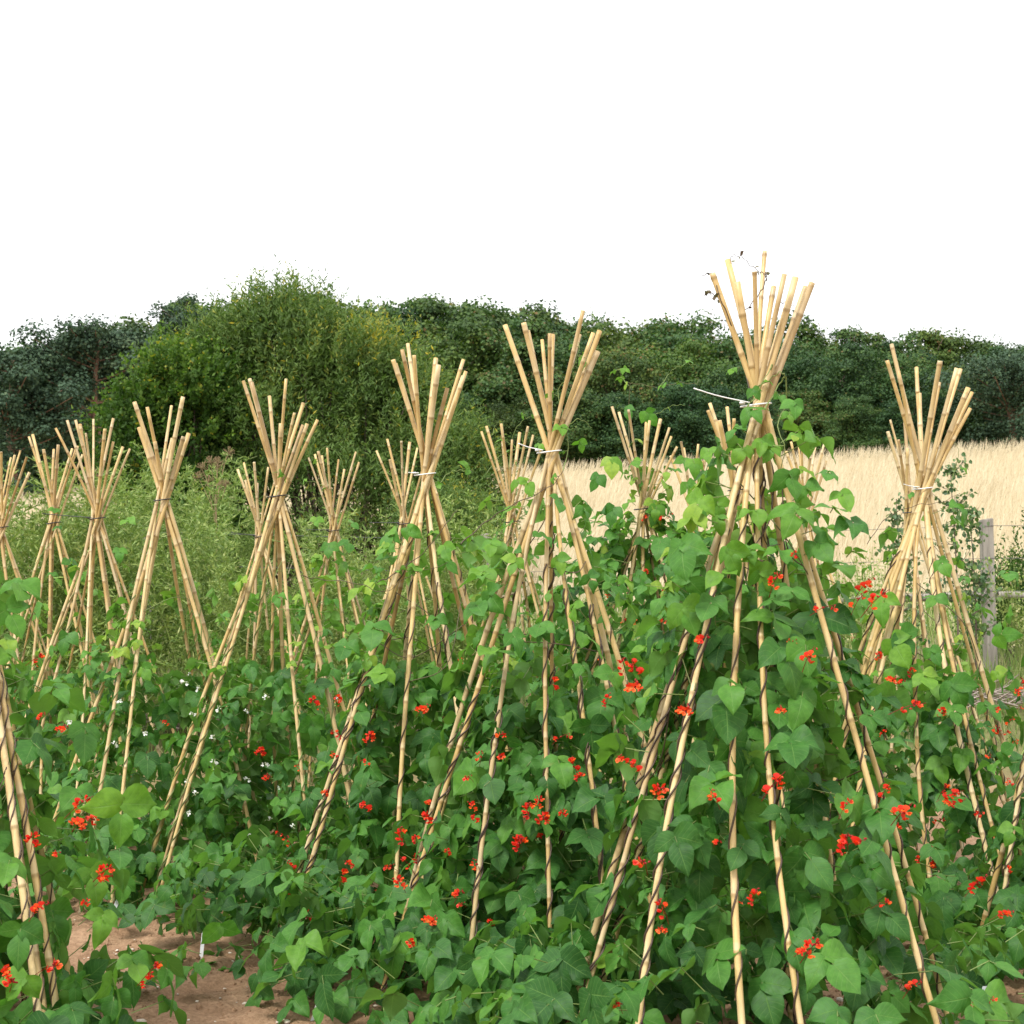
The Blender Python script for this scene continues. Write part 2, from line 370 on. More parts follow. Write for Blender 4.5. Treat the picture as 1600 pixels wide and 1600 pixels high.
# ---- flowers
def petal(mb, pos, d, nrm, L_, W_, tint, cup=.4):
    tv = np.array([(0, 0, 0), (-.5, .45, cup * .5), (0, .5, 0), (.5, .45, cup * .5), (-.38, .85, cup * .8), (0, 1, cup * .45), (.38, .85, cup * .8)])
    tq = [(0, 2, 1, 0)]; t = [(0, 2, 1), (0, 3, 2)]; q = [(1, 2, 5, 4), (2, 3, 6, 5)]
    F = frames(np.array([d], float), np.array([nrm], float))[0] * np.array([W_, L_, L_])[None]
    v = tv @ F.T + pos; a = np.zeros((7, 3)); a[:, 2] = tint; mb.add(v, q, t, a)
def flower_cluster(seed, white=False, small=False):
    r = np.random.default_rng(seed); mb = MB()
    ax = np.array([.15, -.75, .55]); ax /= np.linalg.norm(ax); Ln = r.uniform(.09, .14) * (.6 if white else 1)
    st = [np.array([0, 0, 0.]), ax * Ln * .5 + [0, 0, .01], ax * Ln + [0, -.01, .005]]
    c = spline(st, 8); tube(mb, c, .0014, 4, .02 if not white else 0)
    nb = r.integers(3, 6) if not small else 2
    if white: nb = r.integers(1, 3)
    for i in range(nb):
        t = .35 + .45 * i / max(1, nb - 1) if nb > 1 else .6
        s = r.choice([-1, 1]); p = c[int(t * 7)] + r.normal(0, .004, 3)
        d = unit(np.array([s * r.uniform(.5, 1), -r.uniform(.2, .9), r.uniform(-.4, .5)])); q = p + d * .012
        k = r.uniform(.8, 1.2); tint = r.uniform(.55, 1)
        L0 = .017 * k
        petal(mb, q, unit(d * .3 + [0, 0, 1]), d, L0 * 1.05, L0 * 1.5, tint * .85, -.25)      # standard, folded back
        for sg in (-1, 1): petal(mb, q, unit(d + [sg * .35, 0, -.35]), unit(np.array([sg * .5, -.5, .6])), L0 * 1.15, L0 * .95, min(1, tint + .1), .5)
        petal(mb, q, unit(d + [0, 0, -.7]), np.array([0, -1., .2]), L0 * .8, L0 * .6, min(1, tint * .8), .5)
    for i in range(r.integers(3, 7)):           # buds towards the tip
        t = r.uniform(.55, 1.0); p = c[int(t * 7)] + r.normal(0, .006, 3)
        d = unit(r.normal(0, 1, 3) + [0, 0, .3]); b = np.array([p, p + d * .004, p + d * .009, p + d * .012])
        tube(mb, b, [.001, .0036, .0034, .0008], 5, r.uniform(.1, .4))
    return mb.mesh('flower_cluster', M['white_petal'] if white else M['red'])
RED = [flower_cluster(100 + i) for i in range(7)]; REDS = [flower_cluster(200 + i, small=True) for i in range(3)]; WHT = [flower_cluster(300 + i, True) for i in range(4)]

# ---------------------------------------------------------------- bamboo wigwams
T_TIE = 1.80; RB = .58
TEE = []
def bent(a, b, c, n):
    """quadratic through foot a, tie b, top c parameterised by height"""
    ta, tb, tc_ = 0.0, (b[2] - a[2]) / (c[2] - a[2]), 1.0
    t = np.linspace(0, 1, n)[:, None]
    la = (t - tb) * (t - tc_) / ((ta - tb) * (ta - tc_)); lb = (t - ta) * (t - tc_) / ((tb - ta) * (tb - tc_)); lc = (t - ta) * (t - tb) / ((tc_ - ta) * (tc_ - tb))
    return la * a + lb * b + lc * c
def teepee(tie, tops, label, tie_col='white', signs=None, rc=.0098, tail=None, hi=True, R=RB, Tz=T_TIE, extra=()):
    c = PZ(tie[0], tie[1], Tz); cx, cy = c[0], c[1]; gz = float(terr(cx, cy))
    root = empty('cane_teepee', (cx, cy, gz), label, 'bean teepee', 'bamboo cane teepees in the bean rows')
    canes = []
    order = sorted(range(len(tops)), key=lambda i: tops[i][0])
    for k, i in enumerate(order):
        tp = tops[i]; sg = tp[2] if len(tp) > 2 else (1 if (k * 7 + len(tops)) % 2 else -1)
        zt0 = P(tp[0], tp[1], cy)[2]
        fx = -(P(tp[0], tp[1], cy)[0] - cx) / (zt0 - Tz) * Tz
        ev = R * math.cos(math.pi * (k + .5 + random.uniform(-.25, .25)) / len(tops))      # feet stand evenly round the ring
        fx = float(np.clip(.45 * fx + .55 * ev, -R * .97, R * .97)); fy = sg * math.sqrt(max(R * R - fx * fx, .0)) * random.uniform(.85, 1.0)
        ytop = cy - fy * (zt0 - Tz) / Tz
        top = P(tp[0], tp[1], ytop)
        foot = np.array([cx + fx * random.uniform(.95, 1.03), cy + fy, gz - .05])
        if len(tp) > 3: foot[0] = P(tp[3], 1500, foot[1])[0]
        tb = (Tz - foot[2]) / (top[2] - foot[2]); mid = foot + tb * (top - foot)
        off = mid - [cx, cy, Tz]; l = math.hypot(off[0], off[1])
        if l > .014: mid = np.array([cx + off[0] / l * .014, cy + off[1] / l * .014, Tz])
        # wrap order : keep canes from sharing one point
        an = 2 * math.pi * k / len(tops); mid = mid + .015 * np.array([math.cos(an), math.sin(an), 0])
        canes.append((foot, mid, top))
    curves = []
    for k, (a, b, c3) in enumerate(canes):
        n = 34; cv = bent(a, b, c3, n)
        # gentle natural wobble
        ph = random.uniform(0, 6); wob = random.uniform(.002, .007); s = np.linspace(0, 1, n)
        cv[:, 0] += wob * np.sin(s * 9 + ph) * np.sin(s * math.pi); cv[:, 1] += wob * np.cos(s * 7 + ph) * np.sin(s * math.pi)
        curves.append(cv)
        # resample finely, put nodes
        Lc = np.linalg.norm(np.diff(cv, axis=0), axis=1).sum(); nodes = []; z = random.uniform(.02, .12)
        while z < Lc: nodes.append(z); z += random.uniform(.13, .24)
        st = sorted(set([0, Lc] + [x for nd in nodes for x in (nd - .012, nd - .0045, nd, nd + .005, nd + .018) if 0 < x < Lc] + list(np.arange(.05, Lc, .09))))
        st = np.array(st); cl = np.concatenate([[0], np.cumsum(np.linalg.norm(np.diff(cv, axis=0), axis=1))]); pts = np.stack([np.interp(st, cl, cv[:, q]) for q in range(3)], -1)
        # zig-zag at nodes
        r0 = rc * random.uniform(.68, 1.0); rad = np.full(len(st), r0); rad *= 1.06 - .16 * st / Lc if random.random() < .5 else .9 + .16 * st / Lc
        nd = np.array(nodes)[None]; dd = st[:, None] - nd
        ring = (np.abs(dd) < .0048).any(1); pale = ((dd > .003) & (dd < .02)).any(1)
        rad = rad * (1 + .12 * ring + .03 * pale); rad[ring & (np.abs(dd) < .001).any(1)] *= 1.02
        m = MB(); tube(m, pts, rad, 9 if hi else 7, np.clip(random.gauss(.55, .25), 0, 1), ring.astype(float), pale.astype(float))
        m.obj('cane', M['cane'], root, (cx, cy, gz))
    # the tie : a cable tie lashed round the bundle
    ctr = np.array([b for _, b, _ in canes]); hx = max(ctr[:, 0].max() - cx, cx - ctr[:, 0].min()) + rc * 1.5; hy = max(ctr[:, 1].max() - cy, cy - ctr[:, 1].min()) + rc * 1.5
    m = MB(); an = np.linspace(0, 2 * math.pi, 29); ring = np.stack([cx + hx * np.cos(an), cy + hy * np.sin(an), Tz + .006 * np.sin(an * 1 + 1)], -1)
    tr = .0024 if tie_col == 'white' else .0028
    tube(m, ring, tr, 6, .5, cap=False)
    if tail:
        tl, dz = tail; s0 = np.array([cx - hx, cy - hy * .6, Tz + .002]); sp_ = spline([s0 + [.02, -.01, 0], s0 + [-abs(tl) * .5 if tl > 0 else .02, -.01, dz * .5], s0 + [-tl, -.02, dz]], 8)
        tube(m, sp_, tr * .8, 5, .5)
        tube(m, [s0 + [-.006, 0, 0], s0 + [.008, -.004, 0]], tr * 1.9, 4, .5)
    to = m.obj('tie', M['white_plastic' if tie_col == 'white' else 'black_plastic'], root, (cx, cy, gz))
    t = dict(c=np.array([cx, cy, gz]), curves=curves, root=root, R=R, T=Tz); TEE.append(t); return t

t_big = teepee((1181, 633), [(1113, 427, 1), (1137, 406, -1), (1179, 424, 1), (1195, 393, -1), (1209, 448, -1), (1226, 428, 1), (1243, 433, 1), (1237, 453, -1), (1269, 442, 1), (1259, 448, -1), (1152, 440, 1)],
    'tallest bamboo teepee, wrapped in bean vine, long white tie end sticking out', tail=(.135, .038), rc=.0102)
t_mid = teepee((858, 706), [(789, 508, -1), (818, 504, 1), (825, 517, -1), (847, 531, -1), (859, 521, 1), (864, 523, -1), (911, 485, 1), (906, 523, -1), (927, 520, 1), (937, 517, -1), (934, 549, 1)],
    'bare topped bamboo teepee with white tie, just left of the tallest one', tail=(.065, .022), rc=.0102)
t_665 = teepee((664, 741), [(614, 562, 1), (618, 568, -1), (628, 546, 1), (637, 537, -1), (647, 555, 1), (681, 560, -1), (685, 570, 1), (724, 562, -1), (728, 580, 1), (724, 588, -1), (699, 606, 1)],
    'bamboo teepee with white tie standing in front of the right edge of the willow bush', tail=(.02, 0), rc=.0100)
t_435 = teepee((434, 775), [(380, 595, 1), (390, 592, -1), (393, 597, 1), (421, 619, -1), (447, 592, 1), (474, 630, -1), (460, 645, 1), (473, 664, -1), (480, 662, 1), (496, 656, -1), (439, 662, 1)],
    'bamboo teepee with black tie standing before the middle of the willow bush', 'black', rc=.0096)
t_255 = teepee((254, 781), [(210, 628, 1), (217, 668, -1), (230, 636, 1), (268, 634, -1), (286, 620, 1), (269, 685, -1), (287, 682, 1), (295, 677, -1), (242, 690, 1)],
    'bamboo teepee with black tie in front of the yellowish green maple bush', 'black', rc=.0098)
t_150 = teepee((152, 810), [(87, 669, 1), (105, 657, -1), (118, 656, 1), (125, 663, -1), (134, 677, 1), (146, 655, -1), (164, 670, 1), (177, 654, -1), (177, 690, 1), (192, 698, -1), (203, 701, 1)],
    'widely splayed bamboo teepee with black tie, second row stop left of the maple bush', 'black', rc=.0092, hi=False, tail=(.24, .02))
t_80 = teepee((84, 817), [(45, 682, 1), (51, 679, -1), (68, 702, 1), (84, 702, -1), (91, 695, 1), (113, 701, -1), (118, 702, 1), (122, 697, -1), (129, 710, 1), (90, 725, -1)],
    'bamboo teepee with black tie, second standing one from the left edge', 'black', rc=.0090, hi=False)
t_0 = teepee((2, 824), [(-35, 712, 1), (-20, 700, -1), (2, 706, 1), (17, 715, -1), (23, 711, 1), (32, 704, -1), (42, 714, 1), (46, 738, -1), (-45, 715, 1)],
    'bamboo teepee cut in half by the left edge of the picture, far row', 'black', rc=.0088, hi=False)
t_520 = teepee((522, 829), [(482, 715, 1), (492, 710, -1), (497, 705, 1), (503, 712, -1), (511, 700, 1), (529, 718, -1), (538, 733, 1), (556, 706, -1), (561, 722, 1), (550, 730, -1)],
    'small far bamboo teepee with beans climbing its right side, before the willow bush', 'black', rc=.0086, hi=False, tail=(.12, .0))
t_400 = teepee((408, 838), [(371, 733, 1), (381, 723, -1), (397, 722, 1), (402, 755, -1), (419, 730, 1), (434, 735, -1), (383, 750, 1), (444, 752, -1)],
    'small far bamboo teepee half hidden behind the middle one', 'black', rc=.0086, hi=False, tail=(.14, .02))
t_630 = teepee((634, 818), [(588, 704, 1), (605, 686, -1), (627, 689, 1), (640, 691, -1), (609, 718, 1), (652, 700, -1), (668, 705, 1), (675, 715, -1)],
    'small far bamboo teepee showing at the left of a larger one with a white tie', 'black', rc=.0088, hi=False, tail=(.16, .0))
t_800 = teepee((800, 815), [(752, 674, 1), (760, 666, -1), (783, 662, 1), (785, 690, -1), (800, 687, 1), (812, 676, -1), (825, 666, 1), (833, 680, -1), (850, 690, 1)],
    'small far bamboo teepee seen against the pale field left of the centre teepee', 'black', rc=.0088, hi=False)
t_1000 = teepee((1003, 795), [(956, 635, 1), (967, 644, -1), (982, 640, 1), (1010, 660, -1), (1015, 657, 1), (1032, 655, -1), (1046, 668, 1), (1049, 682, -1), (1058, 698, 1)],
    'far bamboo teepee almost buried in beans, a long tendril waving above it', 'black', rc=.0090, hi=False)
t_1140 = teepee((1153, 765), [(1106, 641, 1), (1109, 630, -1), (1124, 657, 1), (1136, 636, -1), (1147, 654, 1), (1180, 650, -1), (1195, 660, 1), (1205, 655, -1)],
    'bamboo teepee with cane tops showing under the long white tie end', 'black', rc=.0094, hi=False)
t_1080 = teepee((1082, 815), [(1064, 690, 1), (1068, 700, -1), (1091, 694, 1), (1048, 712, -1), (1105, 705, 1), (1112, 715, -1), (1098, 720, 1)],
    'farthest small bamboo teepee between two bean covered ones before the field', 'black', rc=.0086, hi=False)
t_1260 = teepee((1258, 808), [(1236, 690, 1), (1247, 689, -1), (1253, 694, 1), (1274, 697, -1), (1290, 685, 1), (1285, 710, -1), (1291, 720, 1), (1228, 705, -1), (1266, 715, 1)],
    'far bamboo teepee behind the tallest one, cane tops against the straw field', 'black', rc=.0084, hi=False)
t_1415 = teepee((1424, 800), [(1387, 674, 1), (1391, 656, -1), (1404, 687, 1), (1414, 660, -1), (1418, 700, 1), (1440, 690, -1), (1450, 680, 1), (1462, 695, -1)],
    'thin bamboo teepee mostly hidden behind the one on the right with a white tie', 'black', rc=.0088, hi=False)
t_1440 = teepee((1442, 763), [(1386, 563, 1), (1393, 538, -1), (1404, 580, 1), (1432, 574, -1), (1469, 564, 1), (1468, 598, -1), (1495, 575, 1), (1501, 577, -1), (1513, 606, 1), (1519, 613, -1), (1516, 638, 1), (1436, 615, -1)],
    'bamboo teepee with white tie at the right, in front of the straw field', rc=.0104, tail=(.05, .012))
t_left = teepee((-90, 648), [(-128, 450, -1), (-120, 440, 1), (-110, 455, -1), (-92, 430, 1), (-130, 447, -1, 118), (-122, 452, -1, 90), (-70, 440, 1), (-60, 450, -1, 12), (-40, 445, 1), (-20, 460, -1), (-12, 470, 1), (-105, 470, 1)],
    'teepee at the near left edge, only its lower canes in view', rc=.0102)
t_right = teepee((1705, 722), [(1640, 560, 1), (1650, 545, -1), (1665, 555, 1), (1690, 540, -1), (1710, 550, 1), (1730, 545, -1), (1750, 560, 1), (1765, 570, -1)],
    'bamboo teepee just past the right edge, its bean leaves and one cane in view', rc=.0096, R=.5)

# ---------------------------------------------------------------- bean plants
def cone_pt(tp, u, v, out=.1):
    """point on the leafy cone of a wigwam seen at pixel u, v"""
    x, y, z = ray(u, v); c = tp['c']
    for d in np.arange(max(1.5, c[1] - 1.3), c[1] + .3, .01):
        k = d / y; p = np.array([x * k, d, CH + z * k])
        rr = math.hypot(p[0] - c[0], p[1] - c[1]); lim = tp['R'] * max(.06, (1 - p[2] / tp['T'])) + out
        if rr < lim: return p
    d = c[1] - tp['R'] * .5; k = d / y
    return np.array([x * k, d, CH + z * k])

def bean(tp, n, dense, sparse, label, hi=True, vt=.2, size=(.075, .125), frac=.15, reds=(), whites=(), manual=(), tend=(), gtint=.0, skirt=0.0, nred=0, nwhite=0, nfree=0, stemt=.7, clear=.55, ms=.72, lowf=.13, puff=0.0):
    c = tp['c']; cs = tp['curves']; root = empty('bean_plant', tuple(c), label, 'bean plant', 'bean plants climbing the bamboo teepees')
    lm = MB(); st = MB()
    n = int(n * 1.5); size = (size[0] * .76, size[1] * .84); ci = rng.integers(0, len(cs), n)
    z = np.where(rng.random(n) < frac, dense + (sparse - dense) * rng.random(n) ** 1.7, .03 + (dense - .03) * rng.random(n) ** 1.12)
    z = np.where(rng.random(n) < lowf, rng.uniform(.03, .38, n), z)
    base = np.empty((n, 3))
    for k in range(n):
        cv = cs[ci[k]]; base[k] = [np.interp(z[k], cv[:, 2] - c[2], cv[:, q]) for q in range(3)]
    rad = base[:, :2] - c[:2]; rl = np.linalg.norm(rad, axis=1, keepdims=True); ang = np.arctan2(rad[:, 1], rad[:, 0])
    low = z < dense
    dan = np.where(low, rng.normal(0, .38, n), rng.normal(0, .12, n)); ang2 = ang + dan
    rr = rl[:, 0] + np.where(low, np.where(z < .35, rng.uniform(-.2, .12 + skirt, n), rng.uniform(-.30, -.01, n)) * np.clip(1.2 - z / 1.6, .3, 1), rng.uniform(-.01, .03, n))
    rr = rr + np.where((z > .7) & low, puff * rng.random(n), 0)
    base[:, 0] = c[0] + np.cos(ang2) * rr; base[:, 1] = c[1] + np.sin(ang2) * rr; base[:, 2] = np.maximum(base[:, 2], c[2] + .05)
    outd = np.stack([np.cos(ang2 + rng.normal(0, .5, n)), np.sin(ang2 + rng.normal(0, .5, n)), np.zeros(n)], -1)
    size_ = rng.uniform(size[0], size[1], n) * np.where(low, 1, .55 + .35 * rng.random(n))
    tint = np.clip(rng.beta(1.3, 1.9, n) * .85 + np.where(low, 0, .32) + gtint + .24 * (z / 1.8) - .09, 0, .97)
    # the outer canes stay mostly clear of leaves on their outer side
    ce = base + outd * (size_ * 1.3)[:, None]; keep = np.ones(n, bool)
    for cv in cs:
        if cv[0, 1] > c[1] + .15: continue
        xc = np.interp(ce[:, 2] - .03, cv[:, 2], cv[:, 0]); yc = np.interp(ce[:, 2] - .03, cv[:, 2], cv[:, 1])
        near = (np.abs(ce[:, 0] / ce[:, 1] - xc / yc) * yc < .035 + size_ * .45) & (ce[:, 1] < yc + .05) & (ce[:, 2] > c[2] + .22)
        keep &= ~(near & (rng.random(n) < clear))
    base, outd, size_, tint = base[keep], outd[keep], size_[keep], tint[keep]
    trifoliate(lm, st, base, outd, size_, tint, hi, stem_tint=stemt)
    if len(manual):
        pp = np.array([cone_pt(tp, u, v, .12 if v > 900 else .05) for u, v, s in manual]); dd = cs[0][0][1]
        od = pp - c; od[:, 2] = 0; od = unit(od) * .6 + np.array([0, -.7, 0])
        sz = np.array([ms * s / (FPX / p[1]) for (u, v, s), p in zip(manual, pp)])
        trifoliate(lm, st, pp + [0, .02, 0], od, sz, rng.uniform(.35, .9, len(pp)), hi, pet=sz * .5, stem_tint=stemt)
    # vines twining up the canes
    for k, cv in enumerate(cs):
        zt = min(tp['T'] + (.1 if random.random() < .2 else -.05), random.uniform(dense * .9, sparse * 1.02))
        for rep in range(2 if hi and random.random() < .5 else 1):
            s = np.arange(.0, zt, .014 if hi else .022); p = np.stack([np.interp(s, cv[:, 2] - c[2], cv[:, q]) for q in range(3)], -1)
            ph = random.uniform(0, 6); pitch = random.uniform(.10, .19); a = ph + s / pitch * 2 * math.pi + .8 * np.sin(s * 5 + ph)
            h = .0098 + .002 * rep; p[:, 0] += np.cos(a) * h; p[:, 1] += np.sin(a) * h
            p[:, 2] += .006 * np.sin(s * 30 + ph)
            tube(st, p, (.0026 if hi else .0024), 4, vt + random.uniform(-.1, .15))
    for k in range(nfree):       # loose shoots between canes
        a = random.choice(cs); b = random.choice(cs); z0 = random.uniform(.7, 1.5); z1 = z0 + random.uniform(-.1, .35)
        pa = np.array([np.interp(z0, a[:, 2] - c[2], a[:, q]) for q in range(3)]); pb = np.array([np.interp(z1, b[:, 2] - c[2], b[:, q]) for q in range(3)])
        mid = (pa + pb) / 2 + [random.uniform(-.05, .05), -.06, random.uniform(-.12, .04)]
        tube(st, spline([pa, mid, pb], 14), .0018, 4, vt + random.uniform(0, .5))
    for pts, dep, rad_, tn, lv in tend:
        dead = tn < .25 and pts[0][1] < 620 and lv
        y0 = c[1] + dep; q = spline([P(u, v, y0 + .03 * math.sin(i * 1.7)) for i, (u, v) in enumerate(pts)], len(pts) * 7)
        # curly ends
        q[:, 2] += .003 * np.sin(np.arange(len(q)) * 1.1)
        tube(st, q, np.linspace(rad_, rad_ * .5, len(q)), 5, tn)
        if dead:      # small withered leaflets
            idx = rng.integers(2, len(q), lv * 3 + 3); nn = len(idx)
            st.inst(*QUAD, frames(unit(rng.normal(0, 1, (nn, 3)) + [0, 0, -.4]), rng.normal(0, 1, (nn, 3))) * rng.uniform(.010, .020, nn)[:, None, None], q[idx], rng.uniform(.35, .52, nn))
        elif lv:
            idx = rng.integers(1, len(q) - 1, lv)
            trifoliate(lm, st, q[idx], rng.normal(0, 1, (lv, 3)) * [1, .5, 0] + [0, -.3, 0], rng.uniform(.018, .045, lv), rng.uniform(.75, .97, lv), hi, stem_tint=tn)
    fo = lm.obj('foliage', M['bean'], root, c); so_ = st.obj('vine', M['vine'], root, c)
    def put(me, p, sc_=1.0):
        o = bpy.data.objects.new('flower_cluster', me); sc.collection.objects.link(o); o.parent = root
        o.location = Vector(p - c); d = p - c
        o.rotation_euler = (random.uniform(-.3, .3), random.uniform(-.4, .4), math.atan2(d[0], -d[1]) * .6 + random.uniform(-.5, .5)); o.scale = (sc_,) * 3
        return o
    for f in reds:
        u, v = f[:2]; k = f[2] if len(f) > 2 else 1.0
        p = cone_pt(tp, u, v, .20); put(random.choice(RED), p, .74 * k)
    for u, v in whites: put(random.choice(WHT), cone_pt(tp, u, v, .19), .65)
    for k in range(nred + nwhite):
        a = random.uniform(math.pi * 1.0, math.pi * 2.0); z0 = random.uniform(.25, dense * 1.02); r0 = tp['R'] * (1 - z0 / 1.8) + random.uniform(.03, .17)
        p = c + [math.cos(a) * r0, math.sin(a) * r0, z0]
        put(random.choice(RED + REDS + REDS) if k < nred else random.choice(WHT), p, random.uniform(.45, .75))
    return root

bean(t_big, 640, 1.28, 1.72, 'big scarlet flowered bean plant climbing the tallest teepee right up to its tie', frac=.13, vt=.15, size=(.070, .118), nfree=9, skirt=.2, lowf=.22, clear=.42,
     reds=[(1090, 1013), (1003, 1066), (993, 1085), (1002, 1212, .8), (1020, 1250), (1012, 1368), (1045, 1445, .8), (1190, 1252), (1300, 1335), (1325, 1328), (1250, 1505), (1175, 1420, .7), (1125, 1265, .7), (1345, 965), (1310, 1280, .7), (1225, 1118, .6), (1240, 1495, .7), (1040, 1460, .6), (1392, 1290), (1240, 880, .5), (985, 1195, .7), (1360, 1420, .6)], nred=18,
     manual=[(1175, 640, 40), (1240, 632, 38), (1245, 680, 26), (1195, 690, 38), (1160, 700, 36), (1228, 745, 50), (1290, 740, 36), (1310, 770, 42), (1330, 825, 52), (1235, 805, 66), (1300, 800, 50), (1215, 860, 48), (1170, 860, 40), (1120, 785, 40), (1270, 845, 50), (1075, 850, 66), (1150, 575, 18), (1175, 610, 24), (1215, 620, 22), (1240, 930, 56), (1120, 940, 56), (1190, 900, 48), (1325, 870, 40), (1145, 1060, 56), (1260, 1010, 60), (1070, 960, 60), (1090, 890, 52), (1205, 935, 46)],
     tend=[([(1172, 615), (1160, 560), (1140, 500), (1123, 460), (1117, 432), (1106, 428), (1096, 432)], -.02, .0020, .22, 2), ([(1128, 470), (1118, 462), (1108, 458), (1100, 461)], -.02, .0016, .15, 2),
           ([(1160, 490), (1178, 470), (1192, 450), (1197, 432), (1190, 426), (1172, 414), (1160, 402), (1146, 399), (1141, 405), (1143, 412)], .0, .0015, .18, 3),
           ([(1218, 474), (1230, 473), (1242, 480)], .0, .0013, .2, 0), ([(1195, 640), (1218, 600), (1226, 588), (1218, 582), (1200, 595), (1180, 605)], -.06, .0022, .75, 1),
           ([(1228, 588), (1228, 630), (1215, 665), (1226, 700), (1218, 740)], -.07, .0020, .65, 2), ([(1165, 640), (1195, 600), (1207, 570), (1190, 600), (1160, 650)], -.05, .0020, .7, 0)])
bean(t_mid, 720, 1.02, 1.62, 'scarlet flowered bean plant on the centre teepee left of the tallest one', frac=.17, vt=.18, size=(.07, .12), nfree=6, skirt=.26, lowf=.24,
     reds=[(905, 1215), (830, 1283), (843, 1290), (815, 1325), (812, 1335), (870, 1524), (872, 1530), (815, 1545, .6), (740, 1222, .7), (745, 1272, .7), (672, 1285), (580, 1270), (635, 1325), (634, 1395), (710, 1412), (728, 1418, .6), (665, 1448), (648, 1482, .7), (768, 1447, .6), (560, 1360, .6), (530, 1386), (840, 1270, .8), (880, 1280, .7), (900, 1220, .7), (700, 1340, .6), (945, 1110, .7), (750, 1285, .7)], nred=14,
     manual=[(810, 755, 26), (905, 690, 26), (830, 750, 34), (775, 930, 44), (700, 860, 34), (770, 850, 34), (920, 905, 34), (965, 905, 34), (875, 1195, 50), (750, 955, 48), (950, 1060, 44), (800, 990, 38)],
     tend=[([(880, 735), (888, 700), (886, 670), (905, 655), (925, 668)], -.03, .002, .75, 3), ([(880, 650), (872, 610), (888, 590), (905, 545), (898, 530)], .0, .0018, .7, 3), ([(720, 850), (760, 815), (800, 790), (860, 760), (880, 735)], -.05, .0022, .25, 1)])
bean(t_665, 620, 1.03, 1.6, 'bean plant with scattered red flowers on the teepee before the willow edge', frac=.17, vt=.18, size=(.068, .115), nfree=6, skirt=.34, lowf=.34,
     reds=[(495, 1108), (650, 1120), (572, 1165), (470, 1395), (455, 1400, .8), (490, 1450), (506, 1250, .7), (530, 1190, .6), (582, 1200, .6), (425, 1225, .7)], nred=18,
     manual=[(680, 758, 16), (640, 830, 30), (650, 890, 32), (590, 985, 50), (545, 1010, 40), (690, 880, 34), (600, 1050, 46)],
     tend=[([(590, 910), (620, 895), (665, 860), (700, 815), (715, 795)], -.25, .0022, .25, 1), ([(682, 762), (700, 740), (718, 735), (735, 738)], -.05, .0016, .8, 1), ([(470, 900), (500, 905), (560, 912), (600, 925), (640, 900), (700, 880)], -.2, .0018, .3, 1)])
bean(t_435, 400, 1.0, 1.5, 'bean plant with small white and a few red flowers on the middle black tied teepee', frac=.17, vt=.62, size=(.06, .105), gtint=.05, nfree=4, skirt=.2, lowf=.22,
     reds=[(410, 1185), (398, 1180, .8), (422, 1226, .8)], whites=[(318, 1080), (412, 1095), (335, 1160), (338, 1200), (305, 1275), (418, 1200), (348, 1112)], nwhite=8, nred=1, tend=[([(432, 775), (440, 745), (425, 740), (440, 735)], -.03, .0014, .85, 1), ([(430, 900), (455, 840), (455, 800), (445, 780)], -.05, .0016, .85, 1)])
bean(t_255, 380, 1.0, 1.45, 'white flowered bean plant on the teepee before the maple bush', frac=.17, vt=.66, size=(.06, .105), gtint=.06, nfree=4, whites=[(120, 1135), (230, 1155), (178, 1172), (280, 1072), (300, 1245)], nwhite=6)
bean(t_150, 240, .98, 1.55, 'bean plant on the splayed teepee left of the maple bush', hi=False, frac=.17, vt=.68, size=(.055, .10), gtint=.08, nfree=3, nwhite=5, manual=[(200, 815, 26), (185, 860, 22), (110, 1000, 34)])
bean(t_80, 230, .98, 1.6, 'bean plant on the second teepee from the left edge', hi=False, frac=.12, vt=.68, size=(.055, .10), gtint=.08, nfree=3, nred=3, manual=[(85, 800, 18), (100, 880, 34), (120, 900, 34), (88, 825, 16)])
bean(t_0, 200, .98, 1.5, 'bean plant on the far teepee cut by the left edge', hi=False, frac=.17, vt=.68, size=(.055, .10), gtint=.08, nfree=3, nred=3)
bean(t_520, 320, 1.02, 1.75, 'bean plant covering the right side of the small far teepee before the willow', hi=False, frac=.36, vt=.6, size=(.055, .10), gtint=.06, nfree=3, nwhite=3, manual=[(545, 820, 26), (515, 850, 30), (540, 850, 32), (510, 905, 30), (495, 815, 22), (535, 885, 30)], tend=[([(520, 770), (508, 745), (500, 710), (510, 698), (530, 712), (538, 735)], -.02, .0016, .85, 3), ([(508, 760), (485, 752), (470, 762)], -.02, .0013, .85, 1)])
bean(t_400, 200, .98, 1.3, 'bean plant on the small teepee hidden behind the middle one', hi=False, frac=.08, vt=.62, size=(.055, .10), gtint=.07, nfree=2, nwhite=3)
bean(t_630, 210, 1.0, 1.4, 'bean plant on the small far teepee behind the willow edge one', hi=False, frac=.08, vt=.4, size=(.055, .10), gtint=.03, nfree=3, nred=5)
bean(t_800, 460, 1.25, 1.95, puff=.12, label='bean plant with tendrils over the small far teepee left of centre', hi=False, frac=.28, vt=.55, size=(.055, .10), gtint=.05, nfree=5, nred=5,
     tend=[([(795, 740), (798, 700), (805, 672), (820, 655), (835, 650)], -.03, .0018, .85, 4), ([(770, 680), (772, 668), (778, 660)], 0, .0014, .85, 0), ([(760, 740), (785, 710), (830, 700), (850, 720)], -.03, .0016, .8, 3)])
